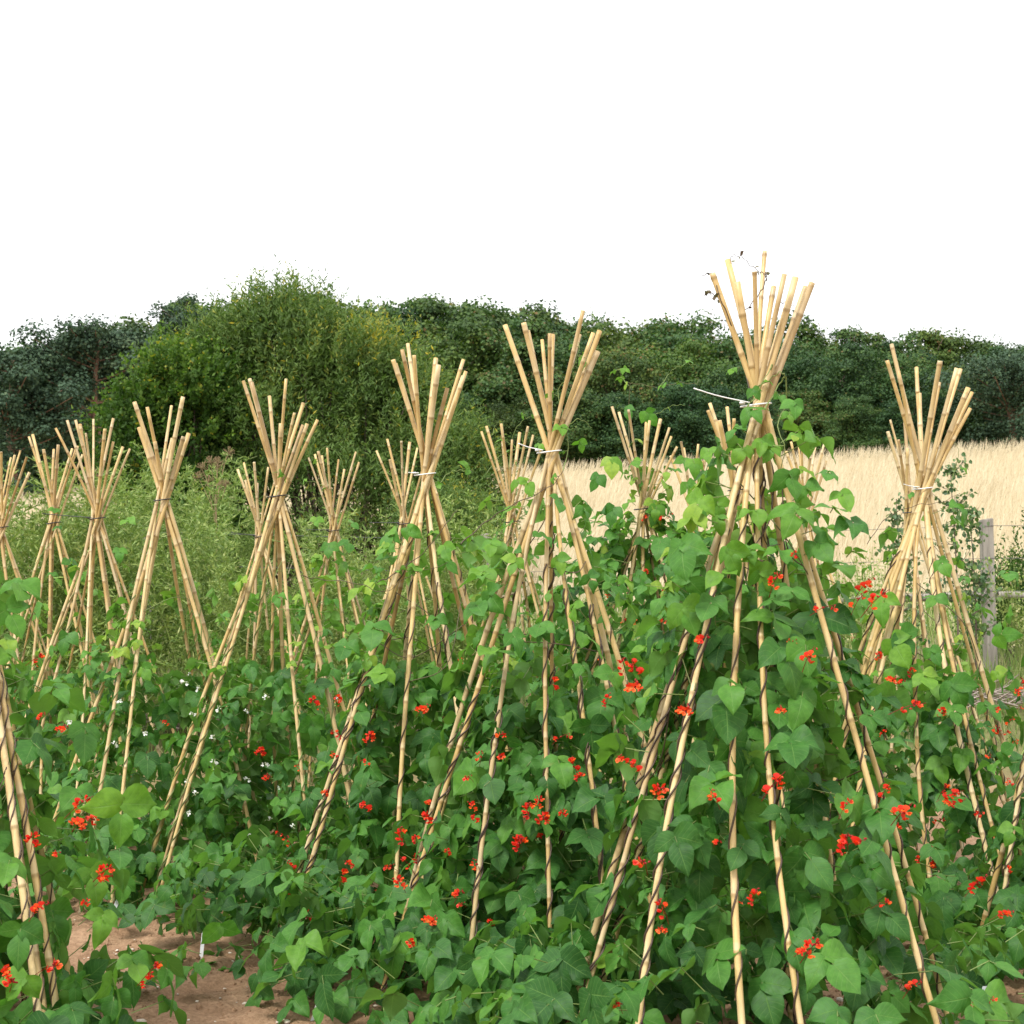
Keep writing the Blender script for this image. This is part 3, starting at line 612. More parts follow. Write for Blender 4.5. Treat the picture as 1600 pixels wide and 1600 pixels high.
bean(t_1000, 800, 1.72, 2.0, 'dense bean plant swallowing the far teepee, its tendril waving above', hi=False, frac=.08, vt=.35, size=(.06, .105), puff=.30, gtint=.0, nfree=6, nred=18,
     reds=[(1030, 870, .6), (1010, 905, .7)], manual=[(955, 720, 38), (990, 720, 26), (985, 640, 24), (1012, 648, 28), (1000, 690, 24), (940, 750, 32), (1040, 740, 28), (960, 800, 36), (1070, 720, 26)],
     tend=[([(984, 700), (982, 650), (984, 610), (985, 600), (1005, 601), (1030, 606), (1060, 598), (1085, 600), (1092, 594), (1086, 588)], -.05, .0020, .5, 3), ([(1030, 606), (1045, 585), (1055, 575), (1075, 569), (1094, 573)], -.05, .0014, .85, 1), ([(984, 605), (972, 590), (968, 577), (976, 580)], -.05, .0014, .9, 3), ([(1010, 655), (1030, 645), (1050, 634), (1070, 633)], -.05, .0014, .85, 1)])
bean(t_1140, 560, 1.55, 1.75, puff=.22, label='bean plant on the teepee whose tops show under the long white tie end', hi=False, frac=.15, vt=.3, size=(.06, .11), nfree=4, nred=7, manual=[(1110, 700, 34), (1085, 720, 30), (1105, 740, 34), (1080, 760, 34), (1120, 720, 30)])
bean(t_1080, 460, 1.40, 1.65, puff=.22, label='bean plant on the farthest small teepee before the field', hi=False, frac=.12, vt=.35, size=(.055, .10), nfree=3, nred=5)
bean(t_1260, 190, .95, 1.35, 'bean plant on the far teepee behind the tallest one', hi=False, frac=.17, vt=.35, size=(.055, .10), nfree=2, nred=6)
bean(t_1415, 190, .92, 1.5, 'bean plant on the thin teepee behind the one on the right', hi=False, frac=.17, vt=.4, size=(.055, .10), nfree=3, nred=14, manual=[(1425, 770, 14)])
bean(t_1440, 380, .98, 1.72, 'bean plant with many red flowers on the white tied teepee at the right', frac=.17, vt=.22, size=(.068, .115), nfree=8, skirt=.15, nred=18,
     reds=[(1390, 1070), (1402, 1076, .8), (1372, 1038, .8), (1465, 1250), (1475, 1258, .8), (1460, 1345), (1455, 1355), (1483, 1262, .8), (1520, 1280, .8), (1440, 1350, .7), (1475, 1375, .8), (1518, 1392, .8), (1515, 1475, .8), (1375, 1155, .6), (1560, 1150, .6), (1550, 1310, .6), (1405, 1300, .8)],
     manual=[(1470, 880, 32), (1495, 870, 20), (1505, 900, 22), (1380, 945, 56), (1345, 925, 20), (1410, 1000, 42), (1490, 1080, 56), (1400, 1010, 52), (1455, 1020, 36), (1490, 1110, 50)],
     tend=[([(1480, 770), (1492, 735), (1498, 705), (1490, 690)], -.02, .0015, .75, 1), ([(1355, 850), (1385, 810), (1430, 790), (1470, 785), (1500, 770)], -.05, .0018, .3, 0)])
bean(t_left, 330, 1.10, 1.5, 'scarlet flowered bean plant with large leaves at the near left edge', frac=.08, vt=.15, size=(.085, .14), nfree=3, nred=6, gtint=.03, ms=.80, clear=.85,
     reds=[(100, 1280), (112, 1300), (128, 1298, .8), (145, 1378), (148, 1385, .8), (48, 1332), (45, 1440), (55, 1523), (15, 1550), (215, 1540), (218, 1548, .6), (130, 1422, .6), (5, 1530), (85, 1340, .6), (58, 1135, .6), (85, 1148, .6)],
     manual=[(25, 915, 56), (5, 1020, 50), (75, 1085, 50), (120, 1140, 56), (180, 1275, 76), (120, 1245, 50), (135, 1370, 52), (200, 1490, 56), (25, 1450, 56), (170, 1555, 50), (15, 1350, 52), (215, 1505, 50), (40, 1530, 50), (150, 1440, 46), (170, 1330, 50)])
bean(t_right, 420, 1.22, 1.6, 'leafy bean plant reaching in over the right edge', frac=.05, vt=.35, size=(.07, .12), nfree=3, skirt=.25, lowf=.32, nred=18, reds=[(1590, 1090, .6), (1585, 1235, .6), (1575, 1370, .7)],
     manual=[(1580, 900, 40), (1560, 1000, 40), (1590, 960, 36), (1585, 1300, 40), (1570, 1180, 40)])

# ---------------------------------------------------------------- trees
def crown_mesh(seed, lobes, n, leaf, m, shape=1.0, flat=.0, up=.25, tb=.38):
    """lobes: (N,4) x,y,z,r ; small leaf faces spread over and inside each lobe"""
    r = np.random.default_rng(seed); mb = MB()
    wgt = lobes[:, 3] ** 2; k = r.choice(len(lobes), n, p=wgt / wgt.sum())
    d = unit(r.normal(0, 1, (n, 3))); d[:, 2] = np.where(d[:, 2] < -.3, -d[:, 2] * .5, d[:, 2])
    rr = lobes[k, 3] * r.uniform(0, 1, n) ** .28 * (1 + .18 * np.sin(d[:, 0] * 9 + k) * np.cos(d[:, 1] * 8 + k))
    pos = lobes[k, :3] + d * rr[:, None] * [1, 1, .85]
    k2 = r.choice(len(lobes), n); mix = (r.random(n) < .30)[:, None]; q = r.random((n, 1))
    pos = np.where(mix, pos * q + (lobes[k2, :3] + unit(r.normal(0, 1, (n, 3))) * lobes[k2, 3:4] * .9) * (1 - q), pos)
    nrm = unit(d + [0, 0, up] + r.normal(0, .45, (n, 3)))
    dirn = unit(np.cross(nrm, r.normal(0, 1, (n, 3))))
    lt = r.normal(0, .13, len(lobes))
    tint = np.clip(tb + lt[k] + r.normal(0, .16, n) + (r.random(n) < .03) * .5, 0, 1)
    s = leaf * r.uniform(.6, 1.3, n)
    mb.inst(*QUAD, frames(dirn, nrm) * s[:, None, None], pos, tint)
    return mb.mesh('crown', m, smooth=False)
def broad_lobes(seed, W, H, n, z0=.05):
    r = np.random.default_rng(seed); L_ = []
    for i in range(n):
        z = z0 + (1 - z0) * r.random() ** .75
        prof = math.sqrt(max(0, 1 - ((z - .42) / .62) ** 2)); a = r.uniform(0, 2 * math.pi); q = r.uniform(.45, .95) * prof
        L_.append((math.cos(a) * q * W / 2, math.sin(a) * q * W / 2, z * H * .93, r.uniform(.085, .16) * W))
    for i in range(6): L_.append((r.normal(0, .1) * W, r.normal(0, .1) * W, H * r.uniform(.3, .75), .24 * W))
    L_ = np.array(L_); L_[:, 2] *= H * .97 / (L_[:, 2] + .8 * L_[:, 3]).max()
    return L_
def trunk_mesh(seed, H, r0, m, limbs=7, spread=.2):
    r = random.Random(seed); mb = MB()
    pts = [(0, 0, -.3), (r.uniform(-.1, .1), 0, H * .3), (r.uniform(-.3, .3), r.uniform(-.2, .2), H * .62), (r.uniform(-.3, .3), 0, H * .78)]
    c = spline(pts, 14); tube(mb, c, np.linspace(r0, r0 * .25, 14), 8)
    for i in range(limbs):
        k = r.randint(3, 11); a = r.uniform(0, 6.28); l = H * spread * r.uniform(.6, 1.1)
        e = c[k] + np.array([math.cos(a) * l, math.sin(a) * l, l * r.uniform(.3, .9)])
        tube(mb, spline([c[k], (c[k] + e) / 2 + [0, 0, -.1 * l], e], 7), np.linspace(r0 * .4, r0 * .08, 7), 5)
    return mb.mesh('trunk', m)
VAR = []
for i in range(6):
    H = 12.0; W = [9, 10, 8.5, 11, 9.5, 8][i]
    VAR.append((crown_mesh(40 + i, broad_lobes(20 + i, W, H, [60, 72, 56, 78, 64, 52][i]), 34000, .215, M['tree'], tb=[.30, .42, .36, .5, .24, .62][i]), trunk_mesh(60 + i, H, .28, M['bark']), H))
# crowns against the sky (pixel, skyline) and their rows in front
sky_pts = [(-120, 530), (0, 527), (45, 520), (90, 515), (115, 503), (150, 500), (200, 495), (240, 490), (280, 465), (320, 457), (350, 462), (385, 460), (450, 447), (500, 456), (550, 458), (610, 464), (660, 462), (700, 459), (740, 450), (780, 460), (800, 470), (850, 465), (905, 466), (930, 478), (970, 492), (1000, 488), (1040, 500), (1060, 483), (1090, 495), (1115, 518), (1160, 500), (1200, 480), (1235, 492), (1265, 507), (1285, 517), (1310, 500), (1350, 508), (1400, 505), (1420, 500), (1450, 516), (1500, 515), (1515, 530), (1560, 527), (1600, 515), (1720, 505)]
sk = np.array(sky_pts, float)
def tree_px(u, vtop, d, var, wscale=1.0, rot=0, label='', hmin=6):
    p = P(u, vtop, d); g = float(terr(p[0], d)); h = max(hmin, p[2] - g)
    cm, tm, H = VAR[var]; s = h / H
    e = empty('broadleaf_tree', (p[0], d, g), label, 'tree', 'broadleaf trees of the wood beyond the field'); e.rotation_euler = (0, 0, rot)
    for nm, me in (('trunk', tm), ('crown', cm)):
        o = bpy.data.objects.new(nm, me); sc.collection.objects.link(o); o.parent = e
        o.scale = (s * wscale,) * 2 + (s,)
    return e
rt = random.Random(5); k = 0
LB_BACK = 'tall dark green tree of the wood, its crown on the skyline'
LB_MID = 'dark green broadleaf tree in the middle rows of the wood'
LB_FRONT = 'leafy dark green tree at the foot of the wood beyond the straw field'
u = -110
while u < 1720:
    v = float(np.interp(u, sk[:, 0], sk[:, 1])); tree_px(u, v + rt.uniform(-2, 9), rt.uniform(104, 118), rt.randrange(6), rt.uniform(.85, 1.15), rt.uniform(0, 6.28), LB_BACK); u += rt.uniform(40, 62)
u = -90
while u < 1700:
    v = float(np.interp(u, sk[:, 0], sk[:, 1])); tree_px(u, v + rt.uniform(22, 66), rt.uniform(92, 101), rt.randrange(6), rt.uniform(.85, 1.2), rt.uniform(0, 6.28), LB_MID); u += rt.uniform(66, 95)
u = -60
while u < 1700:
    v = float(np.interp(u, sk[:, 0], sk[:, 1])); tree_px(u, v + rt.uniform(90, 150), rt.uniform(82, 90), rt.randrange(6), rt.uniform(1.0, 1.5), rt.uniform(0, 6.28), LB_FRONT, 5); u += rt.uniform(80, 110)

# pines at the left
def pine(u, vtop, d, W, seed, label, branch=False, ubase=None):
    p = P(u, vtop, d); g = float(terr(p[0], d)); H = p[2] - g; r = np.random.default_rng(seed)
    e = empty('pine_tree', (p[0], d, g), label, 'pine tree', 'pines at the left end of the wood')
    mb = MB(); c = spline([(0, 0, -.3), (.15, 0, H * .3), (-.05, 0, H * .6), (.1, 0, H * .93)], 16); tube(mb, c, np.linspace(.30, .06, 16), 8)
    mb.obj('trunk', M['pinebark'], e)
    lob = []
    mb = MB()
    for i in range(40):
        z = H * r.uniform(.50 if not branch else .56, .97); a = r.uniform(0, 6.28); q = W * .5 * r.uniform(.3, 1) * math.sqrt(max(.1, 1 - ((z / H - .62) / .42) ** 2))
        end = np.array([math.cos(a) * q, math.sin(a) * q, z]); s = np.array([0, 0, z - .35 * q])
        tube(mb, spline([s, (s + end) / 2 + [0, 0, -.1], end], 7), np.linspace(.045, .015, 7), 5)
        lob.append((*end, r.uniform(.55, 1.05) * W / 7)); lob.append((*(s * .35 + end * .65 + [0, 0, .1]), r.uniform(.5, .8) * W / 7))
    if not branch:
        for i in range(26):
            a = r.uniform(0, 6.28); q = W * .42 * r.uniform(.2, 1); lob.append((math.cos(a) * q, math.sin(a) * q, H * r.uniform(.05, .55), r.uniform(.7, 1.1) * W / 7))
    if branch:
        for pts, rd in (([(.0, 0, H * .52), (-.9, -.3, H * .545), (-2.0, -.4, H * .50), (-2.6, -.5, H * .46), (-3.3, -.5, H * .45), (-3.9, -.5, H * .40), (-4.2, -.5, H * .43)], .13), ([(-2.0, -.4, H * .50), (-2.5, -.6, H * .535), (-3.0, -.6, H * .54)], .06), ([(-2.6, -.5, H * .46), (-3.4, -.5, H * .40), (-3.9, -.5, H * .33)], .05), ([(-1.4, -.4, H * .53), (-2.2, -.6, H * .45), (-3.1, -.6, H * .42)], .05)):
            q = spline(pts, 22); q[:, 2] += .08 * np.sin(np.arange(22) * 1.3); tube(mb, q, np.linspace(rd, rd * .35, 22), 6)
    mb.obj('branches', M['pinebark'], e)
    cm = crown_mesh(seed + 1, np.array(lob), 26000, .15, M['pine'], up=.5); o = bpy.data.objects.new('crown', cm); sc.collection.objects.link(o); o.parent = e
    return e
pine(152, 508, 62, 7.5, 71, 'dark bluish pine with a reddish trunk and one crooked bare branch, left of the bushes', True)
pine(20, 545, 60, 6.5, 73, 'low grey green pine crown at the left edge of the picture')
pine(285, 468, 80, 6.0, 75, 'tall dark pine poking up behind the left shoulder of the willow bush')
pine(1575, 560, 82, 9.0, 77, 'flat brownish dark pine in the wood at the right edge')

# bushes
def shoots(seed, lobes, nsh, nleaf, ll, lw, slen, m, name, mb=None, upw=1.0, tintb=.4):
    r = np.random.default_rng(seed); mb = mb or MB(); k = r.choice(len(lobes), nsh, p=lobes[:, 3] ** 2 / (lobes[:, 3] ** 2).sum())
    d = unit(r.normal(0, 1, (nsh, 3)) + [0, 0, .35]); d[:, 2] = np.where(d[:, 2] < -.2, abs(d[:, 2]), d[:, 2])
    p0 = lobes[k, :3] + d * (lobes[k, 3] * r.uniform(.2, .95, nsh) ** .6)[:, None]; dr = unit(d * .75 + [0, 0, upw] + r.normal(0, .22, (nsh, 3)))
    ln = slen * r.uniform(.6, 1.4, nsh); lt = r.normal(0, .16, len(lobes)); tb = np.clip(r.normal(tintb, .10, nsh) + lt[k], 0, .85)
    S = np.repeat(np.arange(nsh), nleaf); t = np.tile(np.linspace(.1, 1, nleaf), nsh); n = len(S)
    a = t * 24 + S; side = unit(np.cross(dr[S], [0, 0, 1.]) + 1e-6); s2 = np.cross(side, dr[S])
    lat = side * np.cos(a)[:, None] + s2 * np.sin(a)[:, None]
    pos = p0[S] + dr[S] * (ln[S] * t)[:, None] + r.normal(0, .01, (n, 3))
    ld = unit(dr[S] * .8 + lat * .9 + r.normal(0, .25, (n, 3))); nn = unit(np.cross(ld, np.cross(lat, ld) + 1e-6) + [0, 0, .6] + r.normal(0, .3, (n, 3)))
    F = frames(ld, nn); sz = ll * r.uniform(.6, 1.25, n) * (1.1 - .4 * t)
    F = np.stack([F[:, :, 0] * (sz * lw)[:, None], F[:, :, 1] * sz[:, None], F[:, :, 2] * sz[:, None]], -1)
    mb.inst(*QUAD, F, pos, np.clip(tb[S] + .25 * t + r.normal(0, .1, n) + (r.random(n) < .02) * .6, 0, 1))
    return mb
def emergent(mb, pts, d, g, x0, ll, lw, seed, tb):
    r = np.random.default_rng(seed)
    for u, v, n in pts:
        top = P(u, v, d); lob = np.array([[top[0] - x0, r.uniform(-.5, .5), top[2] - g - .85, .34]])
        shoots(seed + int(u), lob, n, 26, ll, lw, .60, None, '', mb=mb, upw=1.6, tintb=tb)
def bush(name, u0, u1, vtop, d, prof, seed, label, cat, m, ll, lw, slen, nsh, nleaf, up=1.0, tb=.4, nl=60, em=()):
    """prof: skyline points in pixels -> crown lobes filling the outline at its own depth"""
    pr = np.array(prof, float); r = np.random.default_rng(seed); uc = (u0 + u1) / 2; pc = P(uc, 800, d); g = float(terr(pc[0], d)); s = FPX / d
    lob = []
    for i in range(nl):
        u = r.uniform(u0, u1); vt = np.interp(u, pr[:, 0], pr[:, 1]); rad = r.uniform(.28, .55)
        zt = P(u, vt, d)[2] - g - rad - .25; edge = 1 - ((u - uc) / ((u1 - u0) / 2)) ** 2
        z = zt * (r.uniform(.15, 1) ** .6 if i % 3 else r.uniform(.93, 1.05)); hw = (u1 - u0) / 2 / s
        y = r.uniform(-1, 1) * hw * .7 * math.sqrt(max(.05, edge)) * math.sqrt(max(.08, 1 - (z / max(zt, .1)) ** 3 * .8))
        lob.append((P(u, vt, d)[0] - pc[0], y, max(z, .2), rad))
    for i in range(nl // 4):      # leafy down to the ground
        a = r.uniform(0, 6.28); hw = (u1 - u0) / 2 / s; q = r.uniform(.55, .92); lob.append((math.cos(a) * hw * q, math.sin(a) * hw * .7 * q, r.uniform(.1, .9), r.uniform(.28, .45)))
    lob = np.array(lob)
    e = empty(name, (pc[0], d, g), label, cat)
    mb = shoots(seed, lob, nsh, nleaf, ll, lw, slen, m, name, upw=up, tintb=tb); emergent(mb, em, d, g, pc[0], ll, lw, seed, tb + .1); mb.obj('crown', m, e, smooth=False)
    mb = MB()
    for i in range(0, len(lob), 2):
        a = np.array([r.normal(0, .25), r.normal(0, .2), -.1]); b = lob[i, :3]
        tube(mb, spline([a, a * .5 + b * .5 + [0, 0, -.2], b], 8), np.linspace(.028, .008, 8), 5)
    mb.obj('trunk', M['bark'], e); return e
bush('willow_bush', 290, 752, 447, 18.5, [(280, 545), (330, 522), (365, 500), (400, 472), (435, 455), (470, 466), (500, 482), (540, 502), (580, 512), (620, 545), (660, 588), (700, 640), (735, 720), (755, 790)], 11,
     'large grey green willow bush with upright shoots and some yellow leaves', 'bush', M['willow'], .095, .32, .50, 9000, 17, nl=190, em=[(435, 452, 70), (470, 466, 60), (405, 466, 50), (380, 482, 50), (350, 500, 40), (500, 476, 50), (540, 494, 40), (590, 503, 60), (610, 525, 40), (650, 575, 30), (690, 640, 30), (455, 460, 40)])
bush('field_maple_bush', 205, 335, 520, 17.5, [(195, 680), (215, 600), (235, 560), (260, 535), (290, 522), (335, 530)], 12,
     'yellowish green broad leaved maple bush joined to the left of the willow', 'bush', M['maple'], .075, .8, .30, 2600, 15, up=.5, nl=55)
bush('dark_shrub', 640, 745, 720, 16.5, [(630, 760), (680, 735), (720, 730), (740, 770), (750, 800)], 13,
     'low olive shrub at the foot of the willow against the straw field', 'bush', M['willow'], .06, .35, .3, 900, 14, tb=.3, nl=22)
bush('bramble_bush', 1555, 1640, 850, 13.6, [(1550, 880), (1575, 850), (1600, 840), (1650, 830)], 14,
     'dark leafy bush beyond the fence post at the right edge', 'bush', M['maple'], .05, .5, .25, 600, 12, tb=.1, nl=18)
bush('hedge_bush', 60, 215, 760, 15.5, [(50, 800), (90, 770), (150, 780), (215, 770)], 17,
     'dark low bush at the foot of the maple, behind the widely splayed teepee', 'bush', M['maple'], .06, .7, .25, 700, 12, tb=.15, nl=25)

# feathery asparagus like plants : a few kinds copied
def feather(seed, H=1.5, nst=9):
    r = np.random.default_rng(seed); mb = MB(); A = []; B = []; TT = []
    for i in range(nst):
        a = r.uniform(0, 6.28); q = r.uniform(.1, .42); top = np.array([math.cos(a) * q, math.sin(a) * q, H * r.uniform(.7, 1.05)])
        c = spline([(r.normal(0, .05), r.normal(0, .05), -.05), top * [.35, .35, .55], top], 26); tube(mb, c, np.linspace(.005, .0015, 26), 4, .6)
        for k in range(5, 26):
            for j in range(2):
                an = r.uniform(0, 6.28); l = .20 * (1.1 - k / 30) * r.uniform(.6, 1.3); e = c[k] + [math.cos(an) * l, math.sin(an) * l, l * r.uniform(.2, .9)]
                A.append(c[k]); B.append(e); TT.append(.5)
                for t in np.linspace(.2, 1, 9):
                    p = c[k] + (e - c[k]) * t; A.append(p); B.append(p + r.normal(0, 1, 3) * [.024, .024, .018] + [0, 0, .014]); TT.append(r.uniform(.1, .95))
    A = np.array(A); B = np.array(B); d = B - A; ln = np.linalg.norm(d, axis=1); F = frames(d, r.normal(0, 1, d.shape)); wd = .0052
    F = np.stack([F[:, :, 0] * wd / .42, F[:, :, 1] * ln[:, None], F[:, :, 2] * .01], -1); mb.inst(*QUAD, F, A, np.array(TT))
    return mb.mesh('foliage', M['fern'], smooth=False)
FE = [feather(900 + i, 1.45, 9) for i in range(4)]
rf = random.Random(9)
spots = []
for x in np.arange(-4.3, -0.30, .30):
    for y in (11.0, 12.0, 14.6): spots.append((x + rf.uniform(-.12, .12), y + rf.uniform(-.3, .3)))
spots += [(2.6, 12.6), (3.3, 12.2), (1.6, 12.3)]
for i, (x, y) in enumerate(spots):
    e = bpy.data.objects.new('asparagus_plant', FE[i % 4]); sc.collection.objects.link(e)
    far = y > 13.6
    v0 = (830 if x > -2.9 else 780) + 40 * math.sin(x * 2.9) + rf.uniform(-60, 60)
    if x > 1: v0 = 900
    if x < -3.3: v0 = 720 + rf.uniform(-15, 50)
    h = P(800, v0, y)[2] - float(terr(x, y)); s = max(.35, h / 1.5)
    e.location = (x, y, float(terr(x, y))); e.scale = (s, s, s); e.rotation_euler = (0, 0, rf.uniform(0, 6.28))
    tag(e, 'feathery light green asparagus plant behind the bean rows' + (', beyond the wire fence' if far else ''), 'asparagus', 'feathery asparagus plants behind the beans')

# dried umbel stalk
b0 = P(332, 1030, 13.0); e = empty('dried_flower_stalk', (b0[0], 13.0, float(terr(b0[0], 13.0))), 'tall dried brown umbel plant standing before the willow bush', 'dried plant')
mb = MB(); r = np.random.default_rng(3); g0 = float(terr(b0[0], 13.0)); H = P(332, 700, 13)[2] - g0
main = spline([(0, 0, 0), (.02, 0, H * .5), (0, 0, H * .8)], 12); tube(mb, main, .006, 5)
A = []; B = []
for i in range(9):
    a = r.uniform(0, 6.28); end = np.array([math.cos(a) * .22 * r.uniform(.4, 1), math.sin(a) * .1, H * r.uniform(.82, 1.02)]); tube(mb, spline([main[-1] - [0, 0, r.uniform(0, .3)], end * [.6, .6, .93], end], 6), .003, 4)
    for k in range(26): dd = unit(r.normal(0, 1, 3) + [0, 0, .8]); A.append(end); B.append(end + dd * .055)
mb.obj('stem', M['umbel'], e)
A = np.array(A); B = np.array(B)
for i in range(9):
    a, b = A[i * 26:i * 26 + 26], B[i * 26:i * 26 + 26]; mb = MB(); sticks(mb, a, b, .0022, .5); sticks(mb, b, b + [0, 0, .009], .004, .5); mb.obj('flower_head', M['umbel'], e)

# poplar sapling behind the right wigwam
def sapling(u, vtop, d, W, seed, label, name='poplar_sapling'):
    p = P(u, vtop, d); g = float(terr(p[0], d)); H = p[2] - g; r = np.random.default_rng(seed); e = empty(name, (p[0], d, g), label, 'sapling')
    mb = MB(); lm = MB(); c = spline([(0, 0, -.1), (.03, 0, H * .5), (0, 0, H)], 14); tube(mb, c, np.linspace(.012, .003, 14), 5)
    rv = np.array([(math.cos(a) * .5 * (1 if k else 1), .5 + math.sin(a) * .5, .08 * math.cos(2 * a)) for k, a in enumerate(np.linspace(-1.57, 4.71, 7)[:-1])]); rv[3] += [0, .18, -.05]
    rq = np.array([(0, 1, 2, 3), (0, 3, 4, 5)]); ra = np.zeros((6, 2)); PP = []
    for i in range(34):
        k = r.integers(4, 14); a = r.uniform(0, 6.28); l = W * r.uniform(.3, 1) * (1.15 - k / 16); end = c[min(k, 13)] + [math.cos(a) * l, math.sin(a) * l * .6, l * r.uniform(.3, .9)]
        b = spline([c[min(k, 13)], (c[min(k, 13)] + end) / 2 + [0, 0, -.03], end], 8); tube(mb, b, np.linspace(.004, .0015, 8), 4)
        for q in range(15): PP.append(b[r.integers(2, 8)] + r.normal(0, .03, 3))
    PP = np.array(PP); n = len(PP); nn = unit(r.normal(0, 1, (n, 3)) + [0, -.8, .5]); dd = unit(r.normal(0, .6, (n, 3)) + [0, 0, -.8]); F = frames(dd, nn) * (r.uniform(.022, .044, n))[:, None, None]
    lm.inst(rv, rq, ra, F, PP, r.uniform(0, 1, n)); mb.obj('stem', M['bark'], e); lm.obj('foliage', M['poplar'], e, smooth=False)
sapling(1485, 735, 11.6, .46, 5, 'round leaved poplar sapling just behind the right teepee')
sapling(1400, 780, 11.8, .34, 6, 'smaller round leaved sapling at the left of the right teepee')
sapling(1515, 800, 12.0, .30, 7, 'thin round leaved sapling beside the grey fence post')

# dry weeds
def weed(u, vtop, d, seed, label):
    p = P(u, vtop, d); g = float(terr(p[0], d)); H = p[2] - g; r = np.random.default_rng(seed); mb = MB()
    for i in range(34):
        a = r.uniform(0, 6.28); q = r.uniform(.05, .28); top = np.array([math.cos(a) * q, math.sin(a) * q, H * r.uniform(.6, 1.0)]); c = spline([(r.normal(0, .06), r.normal(0, .06), -.03), top * [.4, .4, .5], top], 10); tube(mb, c, .0022, 3, r.uniform(.3, 1))
        n = 26; k = r.integers(4, 10, n); pp = c[k] + r.normal(0, .025, (n, 3)); mb.inst(*QUAD, frames(unit(r.normal(0, 1, (n, 3)) + [0, 0, .6]), r.normal(0, 1, (n, 3))) * .026, pp, np.clip(r.normal(.75, .25, n), 0, 1))
    o = mb.obj('dry_weed', M['fern'], origin=(p[0], d, g), smooth=False); 
    me = o.data; co = np.empty(len(me.vertices) * 3, np.float32); me.vertices.foreach_get('co', co); co = co.reshape(-1, 3) + np.array([p[0], d, g], np.float32); me.vertices.foreach_set('co', co.ravel())
    tag(o, label, 'weed', 'dry weeds along the fence')
weed(1340, 860, 12.6, 31, 'pale seeding weed left of the right teepee, against the straw field')
weed(1375, 845, 12.9, 32, 'taller pale weed touching the left side of the poplar sapling')
weed(1310, 880, 13.1, 33, 'low dry weed beneath the outer leaves of the tallest teepee')
weed(740, 820, 12.4, 34, 'pale weed in front of the low olive shrub')
weed(1590, 870, 12.4, 35, 'weed at the right edge under the dark bush')
weed(1120, 880, 13.4, 36, 'dry weed behind the teepee with the long white tie end')

# ---------------------------------------------------------------- fence
FY = 13.0
fe = empty('wire_fence', (0, FY, float(terr(0, FY))), 'post and wire fence with grey weathered posts and a low rail behind the beans', 'fence')
fo_ = np.array([0, FY, float(terr(0, FY))])
posts = [(-900, 845), (-330, 835), (232, 822), (760, 835), (1150, 825), (1541, 812), (2100, 812)]
tops = []
for u, v in posts:
    p = P(u, v, FY); g = float(terr(p[0], FY)); h = p[2] - g; mb = MB(); hw = .052
    sec = np.array([(-hw, -hw * .9), (hw * .9, -hw), (hw, hw), (-hw, hw)]); rows = [-.3, h * .5, h - .01, h]
    vv = []
    for i, z in enumerate(rows):
        k = 1 - .08 * (i == 3); vv += [(p[0] + x * k, FY + y * k, g + z + (.012 * (x > 0) if i > 1 else 0)) for x, y in sec]
    q = [(i * 4 + j, i * 4 + (j + 1) % 4, i * 4 + 4 + (j + 1) % 4, i * 4 + 4 + j) for i in range(3) for j in range(4)] + [(12, 13, 14, 15)]
    mb.add(vv, q); mb.obj('post', M['post'], fe, fo_, smooth=False); tops.append(np.array([p[0], FY, p[2]]))
for dz in (.06, .36, .66):
    mb = MB(); tube(mb, np.array([t + [0, -.055, -dz] for t in tops]), .0022, 4); mb.obj('wire', M['wire'], fe, fo_)
mb = MB()
for a, b in list(zip(tops[:-1], tops[1:]))[4:]:
    A = np.array([a[0] + .06, FY - .07, a[2] - .70]); B = np.array([b[0] - .06, FY - .07, b[2] - .70]); q = spline([A, (A + B) / 2 + [0, 0, random.uniform(-.02, .02)], B], 9); tube(mb, q, .036, 8)
mb.obj('rail', M['post'], fe, fo_)

# brushwood and cut stalks on the bank
def pile(u, v, d, W, seed, label, n=90):
    p = P(u, v, d); g = float(terr(p[0], d)); r = np.random.default_rng(seed); a = r.uniform(-1, 1, (n, 3)) * [W / 2, .3, .0] + [0, 0, .02]
    th = r.uniform(-.9, .9, n); l = r.uniform(.15, .5, n); b = a + np.stack([np.cos(th) * l, r.normal(0, .12, n), np.abs(np.sin(th)) * l * .7], -1); a[:, 2] += r.uniform(0, .12, n)
    mb = MB(); sticks(mb, a, b, r.uniform(.003, .009, n), .5); o = mb.obj('brushwood_pile', M['brush']); o.location = (p[0], d, g); tag(o, label, 'brushwood', 'piles of cut sticks on the bank')
pile(1510, 1000, 11.8, .9, 1, 'pile of pale cut sticks at the foot of the tall grey fence post')
pile(640, 1060, 11.2, .9, 2, 'heap of dry cut stalks behind the small far teepee left of centre')
pile(250, 1050, 11.3, .9, 3, 'low heap of dry stalks behind the teepee before the maple bush')
pile(1380, 1010, 11.4, .7, 4, 'small heap of sticks behind the left foot of the right teepee')

